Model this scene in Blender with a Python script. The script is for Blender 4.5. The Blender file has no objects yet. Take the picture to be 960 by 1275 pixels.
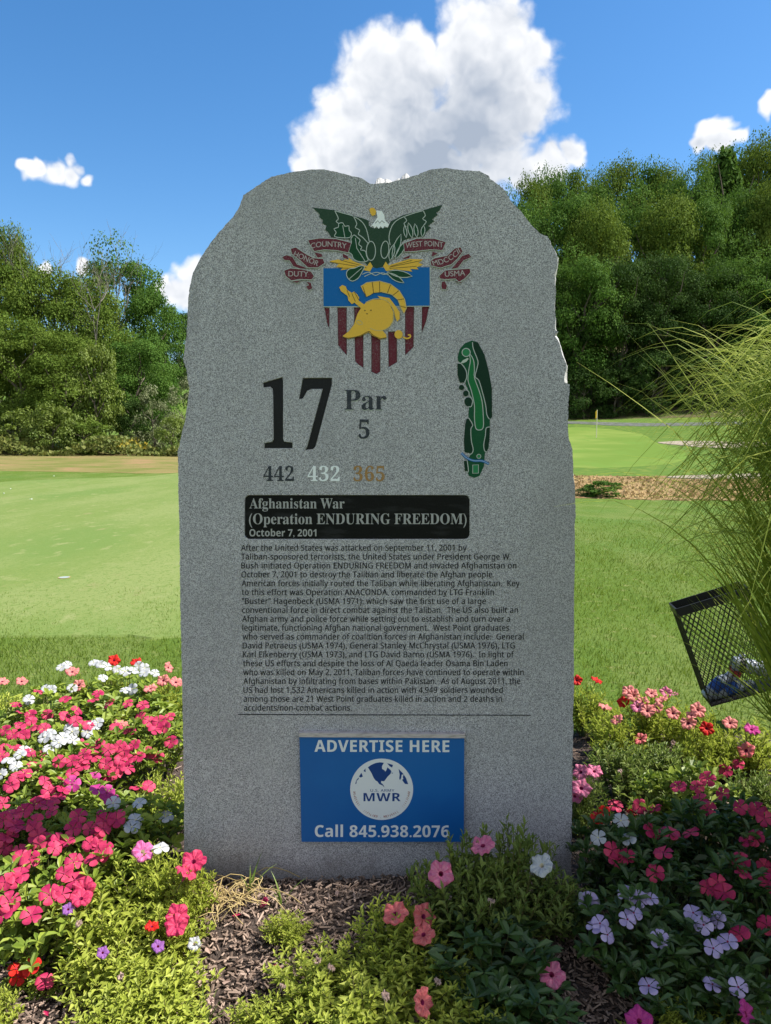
import bpy, bmesh, math, random
import numpy as np
from mathutils import Vector, Matrix
from mathutils.geometry import tessellate_polygon

R = math.radians
random.seed(7)
rng = np.random.default_rng(11)
scene = bpy.context.scene
COL = scene.collection

# ------------------------------------------------------------------ camera, sky, sun, exposure
CAM_H, PITCH, FPX = 1.5, R(-5.5), 925.0
cam_data = bpy.data.cameras.new('camera')
cam_data.sensor_fit = 'VERTICAL'; cam_data.sensor_height = 24.0
cam_data.lens = 24.0 * FPX / 1275.0
cam_data.clip_start = 0.05; cam_data.clip_end = 6000
cam = bpy.data.objects.new('camera', cam_data); COL.objects.link(cam)
cam.location = (0, 0, CAM_H); cam.rotation_euler = (R(90) + PITCH, 0, 0)
scene.camera = cam

SUN = Vector((0.60, 0.035, 0.80)).normalized()        # towards the sun: high, from the right, just behind the stone
SUN_EL = math.asin(SUN.z); SUN_ROT = math.atan2(SUN.x, SUN.y)
sun_data = bpy.data.lights.new('sun', 'SUN'); sun_data.energy = 4.2; sun_data.angle = R(0.53)
sun_data.color = (1.0, 0.955, 0.88)
sun = bpy.data.objects.new('sun', sun_data); COL.objects.link(sun)
sun.rotation_euler = SUN.to_track_quat('Z', 'Y').to_euler(); sun.location = (20, 5, 40)

scene.view_settings.view_transform = 'Standard'
scene.view_settings.look = 'None'
scene.view_settings.exposure = 1.2
scene.view_settings.gamma = 1.0
scene.view_settings.use_curve_mapping = False
scene.cycles.max_bounces = 6; scene.cycles.diffuse_bounces = 3; scene.cycles.glossy_bounces = 2
scene.cycles.transmission_bounces = 3; scene.cycles.transparent_max_bounces = 8
scene.cycles.caustics_reflective = False; scene.cycles.caustics_refractive = False


def ray(px, py):
    u = (px - 480.0) / FPX; v = (637.5 - py) / FPX
    c, s = math.cos(PITCH), math.sin(PITCH)
    return Vector((u, c - v * s, s + v * c))


def on_depth(px, py, Y):                # where the line of sight meets the upright plane at depth Y
    d = ray(px, py); t = Y / d.y
    return Vector((d.x * t, Y, CAM_H + d.z * t))


def on_level(px, py, z):                # where it meets the level plane at height z
    d = ray(px, py); t = (z - CAM_H) / d.z
    return Vector((d.x * t, d.y * t, z))


class NT:
    """a little node-tree writer"""
    def __init__(s, tree): s.t = tree; s.n = tree.nodes; s.l = tree.links
    def node(s, typ, **kw):
        n = s.n.new(typ)
        for k, v in kw.items():
            if hasattr(n, k) and not k.startswith('i_'): setattr(n, k, v)
        return n
    def put(s, sock, v):
        if v is None: return
        if isinstance(v, bpy.types.NodeSocket): s.l.new(v, sock)
        else:
            if sock.type == 'RGBA' and not hasattr(v, '__len__'): v = (v, v, v, 1)
            if sock.type == 'RGBA' and len(v) == 3: v = (*v, 1)
            sock.default_value = v
    def math(s, op, a, b=None, c=None, clamp=False):
        n = s.n.new('ShaderNodeMath'); n.operation = op; n.use_clamp = clamp
        s.put(n.inputs[0], a); s.put(n.inputs[1], b); s.put(n.inputs[2], c); return n.outputs[0]
    def vmath(s, op, a, b=None):
        n = s.n.new('ShaderNodeVectorMath'); n.operation = op
        s.put(n.inputs[0], a)
        if b is not None: s.put(n.inputs[1], b)
        return n.outputs['Value'] if op in ('DISTANCE', 'LENGTH', 'DOT_PRODUCT') else n.outputs[0]
    def mix(s, f, a, b, mode='MIX'):
        n = s.n.new('ShaderNodeMix'); n.data_type = 'RGBA'; n.blend_type = mode
        s.put(n.inputs[0], f); s.put(n.inputs[6], a); s.put(n.inputs[7], b); return n.outputs[2]
    def maprange(s, v, a, b, c=0.0, d=1.0, smooth=True):
        n = s.n.new('ShaderNodeMapRange'); n.interpolation_type = 'SMOOTHSTEP' if smooth else 'LINEAR'
        for i, x in enumerate((v, a, b, c, d)): s.put(n.inputs[i], x)
        return n.outputs[0]
    def noise(s, vec, scale, detail=4.0, rough=0.55, dist=0.0):
        n = s.n.new('ShaderNodeTexNoise'); s.put(n.inputs['Vector'], vec)
        n.inputs['Scale'].default_value = scale; n.inputs['Detail'].default_value = detail
        n.inputs['Roughness'].default_value = rough; n.inputs['Distortion'].default_value = dist
        return n.outputs['Fac']
    def voronoi(s, vec, scale, out='Distance', feature='F1', rnd=1.0):
        n = s.n.new('ShaderNodeTexVoronoi'); n.feature = feature; s.put(n.inputs['Vector'], vec)
        n.inputs['Scale'].default_value = scale; n.inputs['Randomness'].default_value = rnd
        return n.outputs[out]
    def scalevec(s, vec, sc):
        n = s.n.new('ShaderNodeMapping'); s.put(n.inputs[0], vec); n.inputs['Scale'].default_value = sc; return n.outputs[0]


# sky: Nishita with cumulus clouds set at their compass directions
world = bpy.data.worlds.new('World'); scene.world = world; world.use_nodes = True
W = NT(world.node_tree); W.n.clear()
sky = W.n.new('ShaderNodeTexSky'); sky.sky_type = 'NISHITA'; sky.sun_disc = False
sky.sun_elevation = SUN_EL; sky.sun_rotation = SUN_ROT; sky.altitude = 150
sky.air_density = 1.0; sky.dust_density = 0.4; sky.ozone_density = 2.2
hsv = W.n.new('ShaderNodeHueSaturation'); hsv.inputs['Saturation'].default_value = 1.30; hsv.inputs['Value'].default_value = .84
W.l.new(sky.outputs[0], hsv.inputs['Color'])
geo = W.n.new('ShaderNodeTexCoord'); D = W.vmath('NORMALIZE', geo.outputs['Generated'])
# (x, y, radius in photo pixels, grey) of every puff
PUFFS = [(470, 95, 62, 0), (430, 140, 46, 0), (520, 80, 42, 0), (420, 190, 52, .3), (500, 150, 80, .5), (585, 50, 52, 0), (622, 42, 50, 0),
         (655, 65, 38, 0), (615, 100, 76, .35), (645, 130, 48, .15), (590, 160, 90, .75), (540, 200, 80, .8), (470, 220, 70, .6), (385, 215, 26, 0),
         (620, 205, 34, .4), (682, 206, 30, .05), (708, 194, 22, 0), (660, 222, 28, .2),
         (44, 204, 20, .05), (66, 210, 21, .15), (90, 219, 20, .2), (112, 226, 15, .1), (86, 202, 13, 0), (30, 200, 13, 0), (100, 210, 14, 0),
         (888, 158, 22, .1), (874, 176, 17, .25), (898, 178, 20, .35), (916, 172, 14, .1), (952, 131, 16, 0), (972, 128, 18, .1),
         (246, 348, 30, .1), (222, 366, 26, .3), (202, 356, 15, .05), (255, 380, 34, .4), (105, 330, 14, .1), (52, 335, 11, 0)]
nz1 = W.noise(D, 10.0, 6.0, 0.60)
wn = W.n.new('ShaderNodeTexNoise'); W.l.new(D, wn.inputs['Vector']); wn.inputs['Scale'].default_value = 17; wn.inputs['Detail'].default_value = 3
warp = W.vmath('ADD', D, W.vmath('MULTIPLY', W.vmath('SUBTRACT', wn.outputs['Color'], (.5, .5, .5)), (.05, .05, .05)))
field = None; grey = None
for (x, y, r, g) in PUFFS:
    d = ray(x, y).normalized()
    rr = (ray(x + r, y).normalized() - d).length
    v = W.math('SUBTRACT', 1.0, W.math('DIVIDE', W.vmath('DISTANCE', warp, tuple(d)), rr * 1.10))
    field = v if field is None else W.math('SMOOTH_MAX', field, v, 0.12)
    if g > 0:
        gv = W.math('MULTIPLY', W.math('MAXIMUM', W.math('SUBTRACT', 1.0, W.math('DIVIDE', W.vmath('DISTANCE', warp, tuple(d)), rr * 1.5)), 0.0), g)
        grey = gv if grey is None else W.math('MAXIMUM', grey, gv)
def billow(vec, sc):
    n = W.n.new('ShaderNodeTexVoronoi'); n.feature = 'F1'; W.put(n.inputs['Vector'], vec); n.inputs['Scale'].default_value = sc
    n.inputs['Detail'].default_value = 2.0; n.inputs['Roughness'].default_value = .55; n.normalize = True
    return n.outputs['Distance']


b0 = billow(warp, 26.0)
shape = W.math('ADD', field, W.math('ADD', W.math('MULTIPLY', W.math('SUBTRACT', nz1, .5), 1.25), W.math('MULTIPLY', W.math('SUBTRACT', .30, b0), .9)))
cover = W.maprange(shape, 0.00, 0.44)
sunward = W.vmath('ADD', warp, (.004, 0, .012))
relief = W.math('MULTIPLY', W.math('SUBTRACT', billow(sunward, 26.0), b0), 1.3)
nu1 = W.noise(W.vmath('ADD', D, (.004, 0, .022)), 10.0, 4.0, 0.5)
relief = W.math('ADD', relief, W.math('MULTIPLY', W.math('SUBTRACT', nz1, nu1), 1.1))
relief = W.math('MULTIPLY', relief, W.maprange(grey, 0.0, .7, 1.0, .75))
thin = W.math('MULTIPLY', W.maprange(shape, .25, 1.0), .10)
light = W.math('SUBTRACT', W.math('SUBTRACT', W.math('ADD', 1.08, relief), W.math('MULTIPLY', grey, 1.5)), thin, clamp=True)
CLOUD = 5.2
ccol = W.mix(light, (.36 * CLOUD, .42 * CLOUD, .52 * CLOUD), (.90 * CLOUD, .91 * CLOUD, .93 * CLOUD))
final = W.mix(cover, hsv.outputs[0], ccol)
# unseen cloud bank added behind the camera to brighten the slab's shaded face
sx = W.n.new('ShaderNodeSeparateXYZ'); W.l.new(D, sx.inputs[0])
back = W.math('MULTIPLY', W.maprange(sx.outputs[1], .05, -.25), W.maprange(sx.outputs[2], .02, .15))
fill_cover = W.math('MULTIPLY', back, W.maprange(W.noise(D, 3.2, 3.0, .55), .40, .56))
final = W.mix(fill_cover, final, (.80 * CLOUD, .80 * CLOUD, .80 * CLOUD))
bg = W.n.new('ShaderNodeBackground'); bg.inputs['Strength'].default_value = 0.1
W.l.new(final, bg.inputs['Color'])
wo = W.n.new('ShaderNodeOutputWorld'); W.l.new(bg.outputs[0], wo.inputs['Surface'])


# ------------------------------------------------------------------ helpers
def mat(name, col, col2=None, rough=.6, spec=.3, noise=None, bump=None, trans=0.0, coat=0.0, metal=0.0, sheen=0.0, tcol=None):
    """principled material; col2 = the other end of the per-piece colour spread ('rnd' on the faces);
    noise = [(scale, colour, low, high, detail), ...] blotches laid over; bump = (scale, strength, distance)"""
    m = bpy.data.materials.new(name); m.use_nodes = True
    T = NT(m.node_tree); bs = m.node_tree.nodes['Principled BSDF']; out = m.node_tree.nodes['Material Output']
    co = T.n.new('ShaderNodeTexCoord').outputs['Object']
    c = (*col, 1)
    if col2 is not None:
        a = T.n.new('ShaderNodeAttribute'); a.attribute_name = 'rnd'
        c = T.mix(a.outputs['Fac'], col, col2)
    for nz in (noise or []):
        sc, nc, lo, hi, det = nz
        vec = co
        if isinstance(sc, tuple): vec = T.scalevec(co, sc); sc = 1.0
        f = T.maprange(T.noise(vec, sc, det), lo, hi)
        c = T.mix(f, c, nc)
    T.put(bs.inputs['Base Color'], c)
    bs.inputs['Roughness'].default_value = rough
    bs.inputs['Specular IOR Level'].default_value = spec
    bs.inputs['Metallic'].default_value = metal
    bs.inputs['Coat Weight'].default_value = coat
    if bump:
        b = T.n.new('ShaderNodeBump'); b.inputs['Strength'].default_value = bump[1]; b.inputs['Distance'].default_value = bump[2]
        T.l.new(T.noise(co, bump[0], 5.0), b.inputs['Height']); T.l.new(b.outputs[0], bs.inputs['Normal'])
    if trans > 0:
        tr = T.n.new('ShaderNodeBsdfTranslucent'); mx = T.n.new('ShaderNodeMixShader'); mx.inputs[0].default_value = trans
        if tcol: c = T.mix(.6, c, tcol)
        T.put(tr.inputs['Color'], c)
        T.l.new(bs.outputs[0], mx.inputs[1]); T.l.new(tr.outputs[0], mx.inputs[2]); T.l.new(mx.outputs[0], out.inputs['Surface'])
    return m


def link(name, data, parent=None, loc=None, label=None, cat=None, group=None, kind=None):
    o = bpy.data.objects.new(name, data); COL.objects.link(o)
    if parent is not None: o.parent = parent
    if loc is not None: o.location = loc
    if label: o['label'] = label
    if cat: o['category'] = cat
    if group: o['group'] = group
    if kind: o['kind'] = kind
    return o


def thing(name, loc, label, cat, group=None):
    return link(name, None, None, loc, label, cat, group)


def mesh(name, V, F, mats, rnd=None, mi=None, smooth=False):
    me = bpy.data.meshes.new(name)
    V = np.asarray(V, dtype=np.float32).reshape(-1, 3)
    if isinstance(F, np.ndarray):
        k = F.shape[1]; n = len(F); loops = F.astype(np.int32).ravel(); tot = np.full(n, k, np.int32)
    else:
        n = len(F); tot = np.fromiter((len(f) for f in F), np.int32, n); loops = np.fromiter((i for f in F for i in f), np.int32, int(tot.sum()))
    me.vertices.add(len(V)); me.vertices.foreach_set('co', V.ravel())
    me.loops.add(len(loops)); me.loops.foreach_set('vertex_index', loops)
    st = np.concatenate(([0], np.cumsum(tot)[:-1])).astype(np.int32)
    me.polygons.add(n); me.polygons.foreach_set('loop_start', st)
    me.update(calc_edges=True)
    for m in (mats if isinstance(mats, (list, tuple)) else [mats]): me.materials.append(m)
    if mi is not None: me.polygons.foreach_set('material_index', np.asarray(mi, np.int32))
    me.polygons.foreach_set('use_smooth', np.full(n, smooth, bool))
    if rnd is not None:
        a = me.attributes.new('rnd', 'FLOAT', 'FACE'); a.data.foreach_set('value', np.asarray(rnd, np.float32))
    me.validate()
    return me


class MB:
    """collects polygons for one mesh"""
    def __init__(s): s.V = []; s.F = []; s.r = []; s.m = []
    def add(s, V, F, r=None, m=0):
        b = len(s.V); s.V += [tuple(v) for v in V]
        for f in F: s.F.append([i + b for i in f]); s.r.append(random.random() if r is None else r); s.m.append(m)
    def box(s, c, half, rot=None, m=0):
        c = Vector(c); V = []
        for z in (-1, 1):
            for y in (-1, 1):
                for x in (-1, 1):
                    v = Vector((x * half[0], y * half[1], z * half[2]))
                    if rot is not None: v = rot @ v
                    V.append(c + v)
        s.add(V, [(0, 2, 3, 1), (4, 5, 7, 6), (0, 1, 5, 4), (2, 6, 7, 3), (0, 4, 6, 2), (1, 3, 7, 5)], m=m)
    def tube(s, pts, rad, n=6, m=0, cap=True, r=None):
        pts = [Vector(p) for p in pts]; V = []; F = []
        if not hasattr(rad, '__len__'): rad = [rad] * len(pts)
        ref = None
        for i, p in enumerate(pts):
            t = (pts[min(i + 1, len(pts) - 1)] - pts[max(i - 1, 0)]).normalized()
            if ref is None: ref = t.orthogonal().normalized()
            a = (ref - t * ref.dot(t)).normalized(); ref = a; b = t.cross(a)
            for k in range(n):
                w = 2 * math.pi * k / n
                V.append(p + (a * math.cos(w) + b * math.sin(w)) * rad[i])
        for i in range(len(pts) - 1):
            for k in range(n):
                F.append((i * n + k, i * n + (k + 1) % n, (i + 1) * n + (k + 1) % n, (i + 1) * n + k))
        if cap:
            F.append(tuple(range(n - 1, -1, -1))); F.append(tuple(range((len(pts) - 1) * n, len(pts) * n)))
        s.add(V, F, r=random.random() if r is None else r, m=m)
    def lathe(s, prof, n=20, mtx=None, m=0):
        V = []; F = []
        for (r, z) in prof:
            for k in range(n):
                w = 2 * math.pi * k / n; v = Vector((r * math.cos(w), r * math.sin(w), z)); V.append(mtx @ v if mtx is not None else v)
        for i in range(len(prof) - 1):
            for k in range(n): F.append((i * n + k, i * n + (k + 1) % n, (i + 1) * n + (k + 1) % n, (i + 1) * n + k))
        F.append(tuple(range(n - 1, -1, -1))); F.append(tuple(range((len(prof) - 1) * n, len(prof) * n)))
        s.add(V, F, m=m)
    def mesh(s, name, mats, smooth=False): return mesh(name, s.V, s.F, mats, s.r, s.m, smooth)


def scatter(tv, tf, P, X, Y, Z, size):
    """copies of a little template (tv, tf) at P with axes X, Y, Z; returns V, F arrays/lists"""
    tv = np.asarray(tv, float); n = len(P); k = len(tv)
    size = np.asarray(size, float)
    if size.ndim == 1: size = np.repeat(size[:, None], 3, 1)
    V = (P[:, None, :] + tv[None, :, 0:1] * X[:, None, :] * size[:, None, 0:1] + tv[None, :, 1:2] * Y[:, None, :] * size[:, None, 1:2]
         + tv[None, :, 2:3] * Z[:, None, :] * size[:, None, 2:3]).reshape(-1, 3)
    if len({len(f) for f in tf}) == 1:
        F = (np.arange(n)[:, None, None] * k + np.asarray(tf)[None]).reshape(-1, len(tf[0]))
    else:
        F = [[i * k + j for j in f] for i in range(n) for f in tf]
    return V, F


def unit(a): return a / np.maximum(np.linalg.norm(a, axis=1, keepdims=True), 1e-9)


def frames(Y, N):
    Y = unit(Y); X = unit(np.cross(Y, N)); Z = np.cross(X, Y); return X, Y, Z


def sstep(a, b, x):
    t = min(1, max(0, (x - a) / (b - a))); return t * t * (3 - 2 * t)


def interp(tab, d):
    for (a, za), (b, zb) in zip(tab, tab[1:]):
        if d <= b:
            t = (d - a) / (b - a); t = t * t * (3 - 2 * t) * .5 + t * .5; return za + (zb - za) * t
    return tab[-1][1]


# ------------------------------------------------------------------ ground
Z_RIGHT = [(0, 0), (14, 0), (24, -.50), (28.5, -.45), (32, -.10), (35, .0), (65, 1.75), (85, 3.9), (110, 11), (160, 30), (400, 60)]
Z_LEFT = [(0, 0), (36.5, 0), (38.5, -.22), (55, .45), (75, 1.2), (100, 3.5), (130, 9), (180, 15), (400, 40)]


def terrain(x, y):
    d = math.hypot(x, y) if y > 0 else 0.0
    t = sstep(-0.04, 0.22, x / max(y, .5)) if y > 0 else .5
    z = interp(Z_LEFT, d) * (1 - t) + interp(Z_RIGHT, d) * t
    bed = sstep(3.9, 3.2, y) * sstep(3.0, 2.4, abs(x))
    z -= .05 * bed
    if y > 8: z += .06 * math.sin(x * .31 + y * .13) * min(1, (y - 8) / 20) * math.sin(y * .17)
    return z


lawn_m = mat('lawn', (.088, .142, .017), rough=.8, spec=.1,
             noise=[((1.1, .35, 1), (.125, .170, .036), .45, .62, 4), ((.35, .22, 1), (.085, .15, .022), .52, .66, 4), (9.0, (.20, .21, .07), .56, .72, 5),
                    (60.0, (.05, .10, .015), .50, .64, 5), (150.0, (.2, .25, .07), .60, .72, 4)], bump=(180, .6, .02))
rings = [0.6]
while rings[-1] < 360: rings.append(rings[-1] * 1.022 + .02)
rings.append(900)
az = [R(a) for a in np.arange(-66, 66.01, .75)]
V = []; F = []
for r in rings:
    for a in az: x, y = r * math.sin(a), r * math.cos(a); V.append((x, y, terrain(x, y)))
n = len(az)
for i in range(len(rings) - 1):
    for k in range(n - 1): F.append((i * n + k, i * n + k + 1, (i + 1) * n + k + 1, (i + 1) * n + k))
link('lawn', mesh('lawn', V, np.array(F), lawn_m, smooth=True), kind='structure')
# the land behind the photographer
V = []; F = []
gx = np.linspace(-60, 60, 25); gy = np.linspace(-60, .55, 13)
for y in gy:
    for x in gx: V.append((x, y, -.06 if y < .5 else -.05))
for j in range(12):
    for i in range(24): F.append((j * 25 + i, j * 25 + i + 1, (j + 1) * 25 + i + 1, (j + 1) * 25 + i))
link('meadow', mesh('meadow', V, np.array(F), lawn_m, smooth=True), kind='structure')


def patch(name, outline, m, lift=.03, rings_n=14, jitter=.02, label=None, thick=0.0):
    """a sheet of ground with a closed star-shaped outline (world x, y) that follows the terrain"""
    pts = []
    n0 = len(outline)
    for i in range(n0):                                   # smooth closed curve through the outline
        p0, p1, p2, p3 = (Vector(outline[(i + k - 1) % n0]) for k in range(4))
        for s in range(10):
            t = s / 10
            pts.append(.5 * ((2 * p1) + (p2 - p0) * t + (2 * p0 - 5 * p1 + 4 * p2 - p3) * t * t + (3 * p1 - p0 - 3 * p2 + p3) * t ** 3))
    cx = sum(p.x for p in pts) / len(pts); cy = sum(p.y for p in pts) / len(pts)
    V = [(cx, cy, terrain(cx, cy) + lift)]; F = []; n = len(pts)
    rim = [1 + random.uniform(-jitter, jitter) for _ in pts]
    for k in range(1, rings_n + 2):
        for i, p in enumerate(pts):
            f = min(k / rings_n, 1.0) * rim[i] * (1.004 if k > rings_n else 1)
            x = cx + (p.x - cx) * f; y = cy + (p.y - cy) * f
            V.append((x, y, terrain(x, y) + (lift if k <= rings_n else -.03)))
    rings_n += 1
    for i in range(n): F.append((0, 1 + i, 1 + (i + 1) % n))
    for k in range(rings_n - 1):
        for i in range(n):
            a = 1 + k * n; F.append((a + i, a + n + i, a + n + (i + 1) % n, a + (i + 1) % n))
    return link(name, mesh(name, V, F, m, smooth=False), kind='structure')


tee_m = mat('tee_turf', (.138, .186, .048), rough=.85, spec=.08,
            noise=[((.9, .22, 1), (.176, .212, .070), .42, .62, 5), ((.5, .16, 1), (.115, .175, .042), .5, .66, 4), ((2.2, .9, 1), (.20, .20, .08), .60, .74, 5), ((14, 9, 1), (.115, .165, .038), .52, .68, 5), ((5, 2.2, 1), (.20, .225, .085), .55, .70, 5),
                   (45.0, (.10, .16, .035), .50, .68, 5), (140.0, (.21, .26, .09), .58, .72, 3)], bump=(140, .35, .01))
dry_m = mat('dry_grass', (.20, .175, .065), rough=.9, spec=.05,
            noise=[((.5, .6, 1), (.27, .18, .09), .50, .66, 5), ((.4, .9, 1), (.135, .155, .04), .44, .60, 6), (12.0, (.20, .14, .06), .5, .7, 5)], bump=(14, .8, .08))
green_m = mat('putting_turf', (.105, .172, .026), rough=.85, spec=.08,
              noise=[((.1, .12, 1), (.16, .215, .045), .4, .62, 3), ((.6, .25, 1), (.11, .185, .03), .52, .66, 4)])
collar_m = mat('collar_turf', (.075, .135, .022), rough=.85, spec=.08, noise=[(2.0, (.12, .165, .03), .45, .65, 5)])
sand_m = mat('sand', (.26, .22, .165), rough=.95, spec=.05, noise=[(1.6, (.31, .265, .205), .45, .6, 5)], bump=(6, .5, .05))
path_m = mat('cart_path', (.10, .105, .10), rough=.9, noise=[(2.0, (.055, .075, .035), .45, .65, 4)])
soil_m = mat('bank_soil', (.29, .20, .10), rough=.95, spec=.03,
             noise=[((.8, .8, 1.6), (.19, .115, .055), .46, .6, 6), ((1.5, 1.5, 2.5), (.27, .20, .10), .55, .66, 6), ((3, 3, 3), (.14, .12, .04), .60, .70, 5)], bump=(5, 1.0, .25))
forest_m = mat('forest_floor', (.10, .085, .045), rough=.95, spec=.03, noise=[(.5, (.07, .09, .025), .45, .6, 5)])


def gp(px, d):                                            # a ground point by photo column and distance
    return ((px - 480) / FPX * d, d)


patch('tee_ground', [(-13.5, 25), (-10.2, 32), (-8.6, 35.5), (0, 36.3), (3.0, 35), (2.2, 25), (1.0, 12), (.45, 6.2), (-.6, 5.7), (-2.4, 5.6), (-5, 6.3), (-9.5, 12)], tee_m, lift=.014, rings_n=40, jitter=.004)
patch('dry_grass_band', [gp(-260, 42), gp(-120, 39.5), gp(120, 38.2), gp(330, 38.6), gp(420, 46), gp(300, 57), gp(100, 58), gp(-150, 58), gp(-280, 54)], dry_m, lift=.018, rings_n=16)
patch('earth_bank', [gp(560, 29), gp(690, 25.5), gp(800, 24.6), gp(950, 24.4), gp(1150, 25), gp(1150, 32.3), gp(950, 32.6), gp(800, 32.3), gp(690, 32.8), gp(570, 32)], soil_m, lift=.018, jitter=.035, rings_n=20)
patch('green_surround', [gp(560, 38), gp(690, 33.3), gp(830, 32.8), gp(1000, 33), gp(1200, 36), gp(1180, 66), gp(980, 70), gp(800, 74), gp(690, 74), gp(570, 62)], collar_m, lift=.02, rings_n=22)
patch('putting_green', [gp(600, 44), gp(700, 37.5), gp(790, 37.2), gp(845, 40), gp(850, 46), gp(812, 54), gp(800, 64), gp(740, 71), gp(690, 71), gp(610, 60)], green_m, lift=.035, rings_n=22, jitter=.004)
patch('sand_bunker', [gp(818, 52.5), gp(845, 50), gp(880, 47.6), gp(920, 46.6), gp(960, 46.4), gp(1010, 47), gp(1000, 49), gp(940, 50), gp(900, 51.5), gp(865, 53.2), gp(835, 53.6)], sand_m, lift=.05, rings_n=8, jitter=.025)
patch('sand_bunker', [gp(832, 31.4), gp(880, 30.6), gp(940, 30.3), gp(1060, 30.6), gp(1050, 32.2), gp(960, 32.4), gp(890, 32.3), gp(842, 32)], sand_m, lift=.05, rings_n=8, jitter=.01)
patch('cart_path', [gp(560, 80), gp(700, 75.5), gp(770, 71.8), gp(830, 69.8), gp(1000, 67), gp(1100, 67), gp(1100, 67.8), gp(1000, 67.9), gp(835, 70.8), gp(775, 73.2), gp(705, 77.8), gp(560, 83)], path_m, lift=.04, rings_n=6, jitter=.0)
patch('forest_floor', [gp(450, 90), gp(600, 84), gp(800, 79), gp(1000, 75), gp(1250, 74), gp(1350, 110), gp(1100, 150), gp(800, 160), gp(500, 150)], forest_m, lift=.03, rings_n=26)

# ------------------------------------------------------------------ the granite monument
SY = 2.35                                                 # its face stands upright at this distance


def granite(name, a, b, c, big=.5, mul=1.0):
    m = bpy.data.materials.new(name); m.use_nodes = True; T = NT(m.node_tree); bs = m.node_tree.nodes['Principled BSDF']
    co = T.n.new('ShaderNodeTexCoord').outputs['Object']
    cell = T.n.new('ShaderNodeTexVoronoi'); T.put(cell.inputs['Vector'], co); cell.inputs['Scale'].default_value = 520
    sep = T.n.new('ShaderNodeSeparateColor'); T.l.new(cell.outputs['Color'], sep.inputs[0])
    col = T.mix(T.maprange(sep.outputs[0], .30, .62), a, b)
    col = T.mix(T.maprange(sep.outputs[1], .80, .92), col, c)
    n2 = T.noise(co, 330, 2, .6)
    col = T.mix(T.maprange(n2, .52, .70), col, tuple(x * .60 for x in a))
    blot = T.noise(co, 3.2, 5, .6)
    col = T.mix(T.math('MULTIPLY', T.maprange(blot, .42, .68), .30), col, tuple(x * .55 for x in b))
    streak = T.noise(T.scalevec(co, (9, 9, .7)), 1.0, 4, .6)
    col = T.mix(T.math('MULTIPLY', T.maprange(streak, .56, .72), .22), col, tuple(x * .4 for x in b))
    # darker ragged tone towards the slab's foot, and a pale weathered bloom in patches
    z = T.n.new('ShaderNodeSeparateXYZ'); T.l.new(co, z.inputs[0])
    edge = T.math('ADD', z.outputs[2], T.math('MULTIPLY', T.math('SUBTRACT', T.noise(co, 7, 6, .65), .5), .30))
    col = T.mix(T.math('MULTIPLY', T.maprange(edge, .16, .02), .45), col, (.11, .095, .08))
    col = T.mix(T.math('MULTIPLY', T.maprange(T.noise(co, 1.7, 6, .62), .55, .72), .22), col, (.53, .52, .535))
    T.put(bs.inputs['Base Color'], col); bs.inputs['Roughness'].default_value = .62; bs.inputs['Specular IOR Level'].default_value = .35
    bp = T.n.new('ShaderNodeBump'); bp.inputs['Strength'].default_value = .25; bp.inputs['Distance'].default_value = .002
    T.l.new(n2, bp.inputs['Height']); T.l.new(bp.outputs[0], bs.inputs['Normal'])
    return m


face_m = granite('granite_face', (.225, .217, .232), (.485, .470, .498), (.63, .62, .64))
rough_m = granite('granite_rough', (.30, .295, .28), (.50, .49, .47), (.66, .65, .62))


def gran_paint(name, col, worn=.35, dark=None, rough=.5):
    """paint in a sandblasted cut, with the grain of the stone showing through"""
    m = bpy.data.materials.new(name); m.use_nodes = True; T = NT(m.node_tree); bs = m.node_tree.nodes['Principled BSDF']
    co = T.n.new('ShaderNodeTexCoord').outputs['Object']
    f = T.math('MULTIPLY', T.maprange(T.noise(co, 260, 3, .8), .50, .66), worn)
    f = T.math('MULTIPLY', f, T.maprange(T.noise(co, 14, 3), .35, .6, .5, 1.3))
    c = T.mix(f, col, dark or (.34, .34, .35))
    T.put(bs.inputs['Base Color'], c); bs.inputs['Roughness'].default_value = rough; bs.inputs['Specular IOR Level'].default_value = .12
    return m


OUT = [(229, 1120), (228, 1060), (228, 1000), (227, 930), (226, 860), (224, 790), (223, 720), (222, 650), (221, 600), (220, 562), (228, 528), (232, 505), (234, 484),
       (231, 461), (227, 447), (231, 417), (233, 380), (234, 362), (239, 339), (250, 318), (263, 299), (271, 289), (287, 272), (296, 257), (302, 242), (314, 234),
       (337, 219), (363, 213), (387, 210), (404, 210), (428, 215), (451, 221), (461, 227), (486, 226), (515, 218), (536, 210), (556, 208), (577, 211), (597, 212),
       (617, 221), (630, 236), (640, 251), (651, 264), (664, 281), (673, 290), (683, 293), (691, 306), (698, 319), (694, 353), (693, 382), (695, 408), (702, 432), (709, 455), (711, 474),
       (709, 499), (708, 525), (709, 546), (714, 560), (717, 600), (718, 650), (717, 700), (716, 760), (716, 830), (715, 900), (714, 960), (713, 1040), (712, 1120)]
# stretches where the arris is broken back further: (pixel box) -> inset in photo pixels
CHIPS = [(612, 215, 640, 250, 5), (686, 300, 700, 345, 7), (688, 345, 697, 412, 4), (695, 415, 712, 478, 9), (705, 540, 720, 700, 2.5), (705, 700, 720, 1000, 1.6),
         (280, 230, 310, 285, 2.2), (455, 210, 500, 230, 2), (640, 245, 690, 300, 2.5), (225, 440, 240, 500, 2)]


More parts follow.
